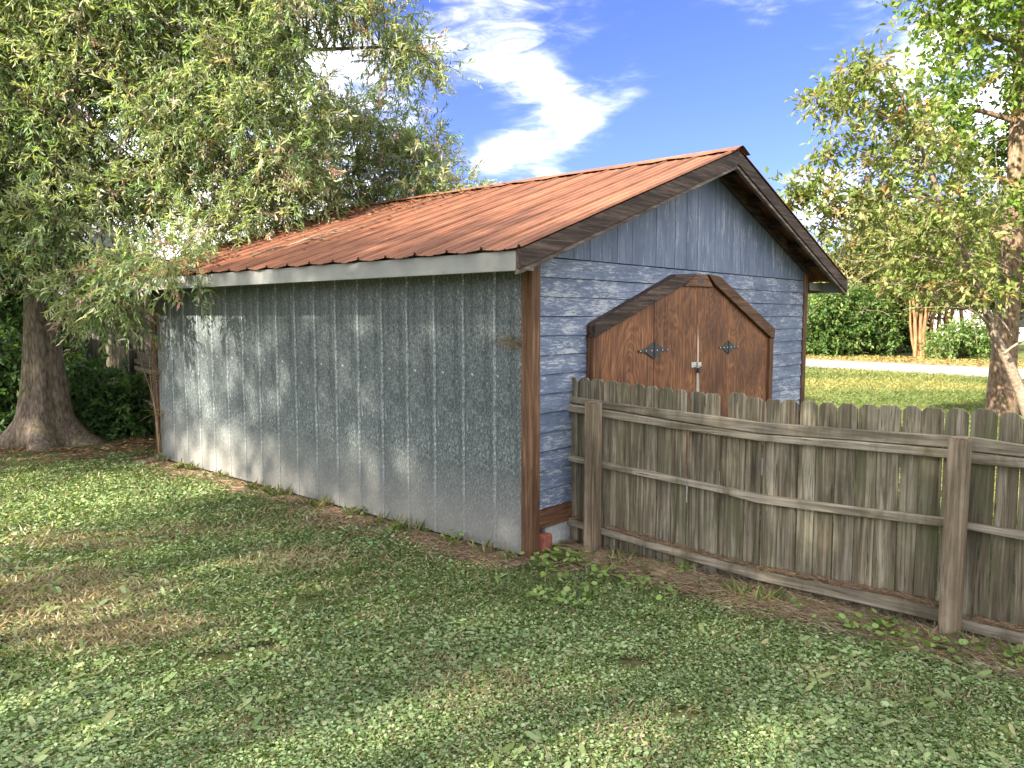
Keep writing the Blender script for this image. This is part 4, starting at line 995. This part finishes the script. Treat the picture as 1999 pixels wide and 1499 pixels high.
# ------------------------------------------------------------------ trees added out of view at left, crowns shaped to shade wall and lawn
sun_h = Vector((SUN_H.x, SUN_H.y, 0)); perp = Vector((sun_h.y, -sun_h.x, 0)); perp = perp if perp.y > 0 else -perp
Q0 = Vector((-1.5, 5.5, 0)) + sun_h * 10.5
st = empty('added_shade_tree', Q0 + perp * -2.3)
bl = []
for k in range(92):
    z = random.uniform(7.0, 8.1) if k < 80 else random.uniform(4.0, 6.6)
    rr = (2.5 if z > 6.7 else 1.7) * math.sqrt(max(.15, 1 - (max(0, z - 7.2) / 1.6) ** 2)) * random.uniform(0, 1) ** .5; th = random.uniform(0, 6.28)
    bl.append(((rr * math.cos(th), rr * math.sin(th), z), .8))
V, Fq, C, P0, tips = foliage([b_[0] for b_ in bl], [b_[1] for b_ in bl], 28, 9, .105, .058, DG, DW, .2, (.2, .45))
tk = [link('crown', big('crown', V, Fq, C), M['leaf'], st)]
tk.append(link('trunk', trunk_mesh('trunk', [(0, 0, -.05, .3), (0, 0, .5, .22), (.05, 0, 3, .17), (0, 0, 7.9, .04)], 20, None, 4), M['bark2'], st))
sk = [(curve((0, 0, 2.2 + .4 * k), (1.6 * math.cos(k * 1.1), 1.6 * math.sin(k * 1.1), 6.6 + .22 * k), 7, .05, .05), list(np.linspace(.08, .02, 7))) for k in range(6)]
tk.append(limb_system('limbs', M['bark2'], st, sk, [b_[0] for b_ in bl[::2]], .02, .006, 4))
LBL = ['tall unseen tree added left of the camera to shade the yard', 'unseen shade tree added nearest behind the camera on the left', 'shorter unseen shade tree added in the row left of the camera', 'last unseen shade tree added in the row, toward the oak']
tag(st, LBL[0], 'tree', 'added trees shading the yard')
for k, (tt, sc) in enumerate(((-5.6, 1.05), (.1, 1.0), (5.6, .95))):
    c = st.copy(); COL.objects.link(c); c.location = Q0 + perp * tt; c.scale = (1, 1, sc); c.rotation_euler.z = 1.3 * (k + 1); c['label'] = LBL[k + 1]
    for ch in tk: q = ch.copy(); COL.objects.link(q); q.parent = c
st.scale.z = 1.02

# ------------------------------------------------------------------ turf: clover, grass, dry grass, litter
def shed_local(x, y):
    c, s = math.cos(SHA), math.sin(SHA); dx, dy = x - C0.x, y - C0.y; return c * dx + s * dy, -s * dx + c * dy
def fence_local(x, y):
    dx, dy = x - FA.x, y - FA.y; return dx * fd.x + dy * fd.y, -(dx * fnrm.x + dy * fnrm.y)
def masks(x, y):
    lx, ly = shed_local(x, y); fs, fo = fence_local(x, y)
    inside = ((lx > -.03) & (lx < WD + .05) & (ly > -.02) & (ly < LN + .05))
    n = noise2(x + 50, y + 50, 2.2, 3) * .55 + noise2(x + 50, y + 50, 6.5, 4) * .45
    dw = np.where((ly > -.4) & (ly < LN + .4), -lx, 9.0)                 # distance out from the metal wall
    bare = np.clip(1.25 - dw / .34 + (n - .5) * 1.6, 0, 1) * (dw > -.1)
    df = np.where(fs > -.5, -fo, 9.0) + .0
    bare = np.maximum(bare, np.clip(1.1 - df / .42 + (n - .5) * 1.5, 0, 1) * (fs > -.45) * (fo < .25))
    do = np.hypot((x - OB.x) / 1.25, (y - OB.y))
    bare = np.maximum(bare, np.clip(2.1 - do / 1.05 + (n - .5) * 1.8, 0, 1))
    beyond = np.clip((y + .55 * x - 7.0) / .9 + (n - .5) * 1.5, 0, 1) * (lx < 0)
    bare = np.maximum(bare, beyond * .85)
    for (px, py, rx, ry) in ((590, 1178, .13, .07), (520, 1268, .10, .06), (1120, 1060, .2, .12), (940, 1075, .3, .12), (250, 1055, .25, .07), (700, 1050, .2, .08), (1230, 1300, .1, .07), (1330, 1400, .09, .06), (420, 1290, .12, .07), (820, 1180, .1, .06)):
        g = ground(px, py); bare = np.maximum(bare, np.clip(1.5 * np.exp(-((x - g.x) / rx) ** 2 - ((y - g.y) / ry) ** 2) + (n - .5) * .8, 0, .95))
    dry = np.zeros_like(x)
    for (px, py, rx, ry, k) in ((760, 1010, 1.0, .45, 1.0), (170, 1060, .7, .3, .8), (60, 1165, .75, .55, 1.1), (230, 1240, .5, .28, .9), (560, 1090, .5, .3, .7), (380, 1040, .6, .35, .6), (1260, 1400, .3, .2, .5), (900, 1340, .35, .25, .45), (1640, 1330, .4, .25, .5), (500, 1420, .3, .2, .4)):
        g = ground(px, py); dry = np.maximum(dry, k * np.exp(-((x - g.x) / rx) ** 2 - ((y - g.y) / ry) ** 2))
    dry = np.clip(dry * 1.15 + (n - .53) * 1.0, 0, 1)
    return inside, bare, dry, n, fo
def vis_points(n, ymin, ymax, power=1.0):
    """random ground points over the near yard, denser near the camera"""
    u = RNG.random(n); Y = ymin * (ymax / ymin) ** u if power == 1 else ymin + (ymax - ymin) * u
    k = int(n * .82); w = np.concatenate([RNG.uniform(-.74, .74, k), np.sign(RNG.normal(0, 1, n - k)) * (.74 + .9 * RNG.random(n - k) ** 1.3)])
    X = w * Y; return X, Y
def slope_dir(n, tilt):
    th = RNG.uniform(0, 2 * math.pi, n); return np.stack([np.cos(th), np.sin(th), np.full(n, tilt) * RNG.uniform(.3, 1.7, n)], 1)
CLV = [(.185, .270, .115), (.225, .305, .14), (.145, .215, .088), (.29, .345, .18), (.25, .265, .135), (.10, .145, .06)]
# round clover-like leaves
X, Y = vis_points(560000, 2.2, 11.5)
ins, bare, dry, n_, fo = masks(X, Y)
keep = (~ins) & (RNG.random(len(X)) > np.maximum(bare * 1.02, dry * 1.0)) & ((fo < .0) | (RNG.random(len(X)) < .0)) & (RNG.random(len(X)) < .55 + .9 * (noise2(X + 30, Y + 30, 1.1, 9) - .2))
X, Y = X[keep], Y[keep]; nn = len(X)
patch = noise2(X + 30, Y + 30, 1.6, 21)
sz = RNG.uniform(.007, .017, nn) * (1 + .7 * (patch > .62) * RNG.random(nn)) * np.clip(.75 + Y / 12, .9, 1.5) * np.where(np.abs(X) > .74 * Y, 1.7, 1.0)
Cc = pal(nn, CLV, [5, 4, 3, 2, 2, 2], .28) * (.80 + .5 * noise2(X + 9, Y + 9, 2.3, 33))[:, None]
D = slope_dir(nn, .22)
sz *= np.where(RNG.random(nn) < .07, 1.6, 1.0)
Pz = np.stack([X, Y, RNG.uniform(.004, .030, nn)], 1); nr = (Y < 5.2) & (np.abs(X) < .74 * Y)
V, Fq, C = leaves(Pz[nr], D[nr], sz[nr] * .95, sz[nr] * .82, Cc[nr], .05, .38, True)
V2, F2, C2 = leaves(Pz[~nr], D[~nr], sz[~nr] * 1.25, sz[~nr] * 1.05, Cc[~nr], .05, .38)
V, Fq, C = np.concatenate([V, V2]), np.concatenate([Fq, F2 + len(V)]), np.concatenate([C, C2])
print('clover', nn)
tag(link('clover', big('clover', V, Fq, C), M['turf']), 'low clover and creeping weeds covering the yard lawn', 'ground cover', kind='stuff')
# grass blades
X, Y = vis_points(390000, 2.2, 12.0)
ins, bare, dry, n_, fo = masks(X, Y)
keep = (~ins) & (RNG.random(len(X)) > bare) & (fo < .0); X, Y, dry = X[keep], Y[keep], dry[keep]; nn = len(X)
isdry = RNG.random(nn) < np.clip(dry * 1.5, .16, 1)
GR = pal(nn, [(.15, .22, .065), (.20, .26, .085), (.115, .17, .05)], [4, 3, 2], .2); DR_ = pal(nn, [(.36, .31, .20), (.45, .39, .27), (.27, .23, .145)], [3, 3, 2], .2)
Cg = np.where(isdry[:, None], DR_, GR); D = slope_dir(nn, .75); D[:, 2] += .1
L_ = RNG.uniform(.022, .066, nn) * np.clip(.7 + Y / 12, .9, 1.5) * np.where(np.abs(X) > .74 * Y, 1.5, 1.0)
V, Fq, C = leaves(np.stack([X, Y, np.full(nn, .002)], 1), D, L_, np.clip(L_ * .085, .0026, .005), Cg, .25)
sel = isdry
def split(name, label, msk):
    idx = np.where(msk)[0]; vi = (idx[:, None] * 4 + np.arange(4)).ravel(); q = np.arange(len(idx))[:, None] * 4
    me = big(name, V[vi], np.concatenate([q + [0, 1, 2], q + [0, 2, 3]], 0), C[vi]); tag(link(name, me, M['turf']), label, 'grass', kind='stuff')
split('grass', 'short green grass blades growing through the clover', ~isdry)
split('dry_grass', 'tan dry grass patches in the lawn', isdry)
# larger plantain and dandelion leaves
X, Y = vis_points(1500, 2.3, 6.5); ins, bare, dry, n_, fo = masks(X, Y)
keep = (~ins) & (fo < -.25) & (bare < .4) & (noise2(X + 3, Y + 3, 1.3, 77) > .42); X, Y = X[keep], Y[keep]; nn = len(X)
k = RNG.integers(1, 4, nn); X = np.repeat(X, k); Y = np.repeat(Y, k); nn = len(X)
L_ = RNG.uniform(.035, .085, nn); D = slope_dir(nn, .5)
V, Fq, C = leaves(np.stack([X, Y, np.full(nn, .018)], 1), D, L_, L_ * RNG.uniform(.25, .42, nn), pal(nn, [(.17, .23, .085), (.21, .26, .115), (.14, .19, .06), (.26, .27, .13)], [4, 3, 3, 1], .2), .18, .5, True)
tag(link('plantain_leaves', big('plantain_leaves', V, Fq, C), M['turf']), 'broad light green weed leaves scattered over the lawn', 'weeds', kind='stuff')
# round leaved weeds at the foot of the corner post and fence
cen_px = [(1045, 1092), (1075, 1085), (1100, 1100), (1060, 1110), (1130, 1105), (1180, 1135), (1240, 1150), (1090, 1140), (1150, 1170), (1290, 1170), (1700, 1235), (1740, 1250), (1760, 1270), (1650, 1235), (1860, 1285), (1990, 1310), (1560, 1200), (1120, 1190), (1060, 1180), (1330, 1125), (880, 1060), (780, 1040), (700, 1010), (480, 910), (400, 905), (330, 900)]
P_ = []
for (px, py) in cen_px:
    g = ground(px, py); m_ = random.randint(22, 46)
    for q in range(m_): P_.append((g.x + random.gauss(0, .055), g.y + random.gauss(0, .05), random.uniform(.015, .085)))
P_ = np.array(P_); nn = len(P_); D = slope_dir(nn, .4); L_ = RNG.uniform(.022, .045, nn)
l_x, l_y = shed_local(P_[:, 0], P_[:, 1]); ok = ~((l_x > -.01) & (l_y > -.01)); P_, D, L_ = P_[ok], D[ok], L_[ok]; nn = len(P_)
V, Fq, C = leaves(P_, D, L_, L_ * .95, pal(nn, [(.16, .24, .055), (.20, .27, .08), (.11, .18, .04)], [3, 3, 2], .2), .05, .5, True)
tag(link('round_leaf_weeds', big('round_leaf_weeds', V, Fq, C), M['turf']), 'bright round leaved weeds at the foot of the corner post and fence', 'weeds', kind='stuff')
nt_ = 42; tx = []; 
for k in range(nt_):
    if k < 20:
        ly_ = random.uniform(.1, LN); lx_ = -random.uniform(.02, .14); p = sx(lx_, ly_)
    else:
        q_ = random.uniform(-.2, 3.2); p = FA + fd * q_ + fnrm * random.uniform(.0, .12)
    m_ = random.randint(10, 34); tx += [(p.x + random.gauss(0, .028), p.y + random.gauss(0, .028), 0) for q in range(m_)]
tx = np.array(tx); nn = len(tx); D = slope_dir(nn, 1.6); L_ = RNG.uniform(.05, .15, nn)
V, Fq, C = leaves(tx, D, L_, L_ * .05 + .001, pal(nn, [(.16, .22, .065), (.22, .26, .09), (.40, .33, .20), (.33, .26, .15)], [3, 2, 2, 1.5], .2), .25)
tag(link('tall_grass_tufts', big('tall_grass_tufts', V, Fq, C), M['turf']), 'untrimmed grass tufts along the foot of the wall and fence', 'grass', kind='stuff')
# straw and leaf litter
def litter(name, label, P, Lr, cols, r=.0016, flat=.12):
    n = len(P); D = slope_dir(n, flat); D /= np.linalg.norm(D, axis=1)[:, None]; L_ = RNG.uniform(*Lr, n)
    tips = P + D * L_[:, None]; V, Fq = twig_mesh(name, P, tips, r); C = np.repeat(pal(n, cols, [1] * len(cols), .3), 4, 0)
    tag(link(name, big(name, V, Fq, C), M['straw']), label, 'litter', kind='stuff')
SC = [(.38, .30, .19), (.50, .41, .28), (.24, .16, .09), (.32, .23, .14)]
n = 16000; t_ = RNG.uniform(-.02, LN, n); w_ = np.abs(RNG.normal(0, .16, n)) + .01
c_, s_ = math.cos(SHA), math.sin(SHA); wx, wy = C0.x - c_ * w_ - s_ * t_, C0.y - s_ * w_ + c_ * t_
litter('straw_litter', 'brown straw litter along the foot of the metal wall', np.stack([wx, wy, RNG.uniform(.004, .022, n)], 1), (.03, .10), [(.30, .20, .12), (.40, .29, .19), (.20, .12, .07), (.46, .37, .26)], .002)
n = 11000; t_ = RNG.uniform(-.42, 3.0, n); w_ = np.abs(RNG.normal(0, .17, n)) - .10
P_ = np.stack([FA.x + fd.x * t_ + fnrm.x * w_, FA.y + fd.y * t_ + fnrm.y * w_, RNG.uniform(.004, .045, n) * np.clip(1.3 - w_ / .3, .2, 1)], 1)
litter('dry_grass_litter', 'pale dry grass stalks heaped along the foot of the fence', P_, (.06, .20), SC, .0021, .25)
acc_n = 5200; t_ = RNG.uniform(-.2, 3.0, acc_n); keep = RNG.random(acc_n) < .25 + .75 * noise2(t_ + 5, t_ * 0 + 2, 3.0, 8); t_ = t_[keep]
bt_s = np.array([p[0] for p in BO1[0]] + [p[0] for p in BO2[0][1:]]); bt_z = np.array([p[1] for p in BO1[0]] + [p[1] for p in BO2[0][1:]])
zt_ = np.interp(t_, bt_s, bt_z); ro_ = RNG.uniform(.085, .128, len(t_))
keep = ~((np.abs(t_ - .012) < .07) | (np.abs(t_ - 2.214) < .07)); t_, zt_, ro_ = t_[keep], zt_[keep], ro_[keep]
P_ = np.stack([FA.x + fd.x * t_ - fnrm.x * ro_, FA.y + fd.y * t_ - fnrm.y * ro_, zt_ + RNG.uniform(.001, .022, len(t_))], 1)
litter('rail_straw', 'dry clippings caught on the bottom rail of the fence', P_, (.02, .07), [(.28, .19, .11), (.38, .27, .17), (.20, .12, .07)], .0016, .3)
n = 5000; th = RNG.uniform(0, 6.28, n); rr = .4 + np.abs(RNG.normal(0, 1.1, n)); X = OB.x + rr * np.cos(th) * 1.3 + .5; Y = OB.y + rr * np.sin(th)
ins, _, _, _, _ = masks(X, Y); X, Y = X[~ins], Y[~ins]; n = len(X)
V, Fq, C = leaves(np.stack([X, Y, RNG.uniform(.004, .02, n)], 1), slope_dir(n, .1), RNG.uniform(.04, .09, n), RNG.uniform(.012, .025, n), pal(n, [(.20, .11, .06), (.28, .18, .10), (.13, .075, .045)], [1, 1, 1], .3), .1)
tag(link('fallen_leaves', big('fallen_leaves', V, Fq, C), M['straw']), 'brown fallen leaves on the bare soil around the oak', 'leaf litter', kind='stuff')
# lawn beyond the fence
n = 135000; Y = 4.5 * (27 / 4.5) ** RNG.random(n); X = np.where(RNG.random(n) < .75, RNG.uniform(.12, .78, n), .78 + .7 * RNG.random(n)) * Y
ins, bare, dry, n_, fo = masks(X, Y); rd = (X - n0.x) * nn_.x + (Y - n0.y) * nn_.y
keep = (~ins) & (fo > .3) & (rd < -.05); X, Y = X[keep], Y[keep]; n = len(X)
Cg = pal(n, [(.15, .20, .055), (.20, .235, .07), (.11, .155, .045), (.30, .27, .10)], [4, 3, 2, 2], .2)
pt = np.clip((noise2(X + 4, Y * 1.6, .35, 5) - .42) * 3.2, 0, 1)[:, None]; Cg = Cg * (1 - pt) * np.array([.62, .72, .66]) + pt * pal(n, [(.30, .27, .10), (.24, .24, .08)], [1, 1], .2)
L_ = RNG.uniform(.05, .10, n) * np.clip(Y / 14, .8, 1.6); D = slope_dir(n, .8)
V, Fq, C = leaves(np.stack([X, Y, np.zeros(n)], 1), D, L_, L_ * .12, Cg, .2)
tag(link('far_lawn_grass', big('far_lawn_grass', V, Fq, C), M['turf']), 'mown grass of the open lawn between the fence and the road', 'grass', kind='stuff')
n = 14000; a_ = RNG.uniform(-14, 30, n); b_ = RNG.uniform(0.05, 4.2, n)
P_ = np.stack([n0.x + nd.x * a_ + nn_.x * (RW + b_), n0.y + nd.y * a_ + nn_.y * (RW + b_), np.full(n, .012)], 1); L_ = RNG.uniform(.08, .2, n)
V, Fq, C = leaves(P_, slope_dir(n, .6), L_, L_ * .2, pal(n, [(.22, .20, .06), (.30, .22, .08), (.26, .13, .06), (.14, .17, .05)], [3, 3, 2, 3], .2), .2)
tag(link('verge_grass', big('verge_grass', V, Fq, C), M['straw']), 'yellowed verge grass and leaf litter along the far side of the road', 'grass', kind='stuff')
n = 900; ly_ = 2.2 + 3.5 * RNG.random(n) ** .6; lx_ = 2.36 - np.abs(RNG.normal(0, .35, n)) - .6 * RNG.random(n) * (ly_ > 3.4)
lx_ = np.where(RNG.random(n) < .3, RNG.uniform(-.3, 2.2, n), lx_)
P_ = np.stack([C0.x + c_ * lx_ - s_ * ly_, C0.y + s_ * lx_ + c_ * ly_, RZ - SL * np.abs(lx_ - WD / 2) + .012 + RNG.uniform(.003, .016, n)], 1)
V, Fq, C = leaves(P_, slope_dir(n, .15), RNG.uniform(.05, .10, n), RNG.uniform(.012, .024, n), pal(n, [(.12, .06, .035), (.20, .11, .06), (.09, .05, .03)], [1, 1, 1], .3), .1)
tag(link('roof_leaf_litter', big('roof_leaf_litter', V, Fq, C), M['straw']), 'brown oak leaves lying along the rusty roof below the ridge', 'leaf litter', kind='stuff')
# dead branch lying on the lower left of the roof
db = empty('dead_branch', sx(-.1, 3.3, roof_z(-.1) + .03)); tag(db, 'bare dead branch lying on the rusty roof near the oak leaves', 'branch')
acc = Acc(); o_ = np.array(db.location)
def rp(x, y, h=.035): return np.array(sx(x, y, roof_z(x) + h)) - o_
for (pts, r_) in (([(-.1, 3.3), (.05, 3.15), (.2, 3.2), (.42, 3.0), (.6, 2.75), (.75, 2.5)], .008), ([(.2, 3.2), (.3, 2.9), (.32, 2.7)], .005), ([(.42, 3.0), (.62, 3.05), (.8, 2.95)], .005)):
    V, Fq = tube_arrays([rp(x, y, .035 + .03 * (i % 2)) for i, (x, y) in enumerate(pts)], np.linspace(r_, r_ * .4, len(pts)), 6); acc.add(V, Fq)
link('stem', acc.mesh('stem'), M['palebark'], db)
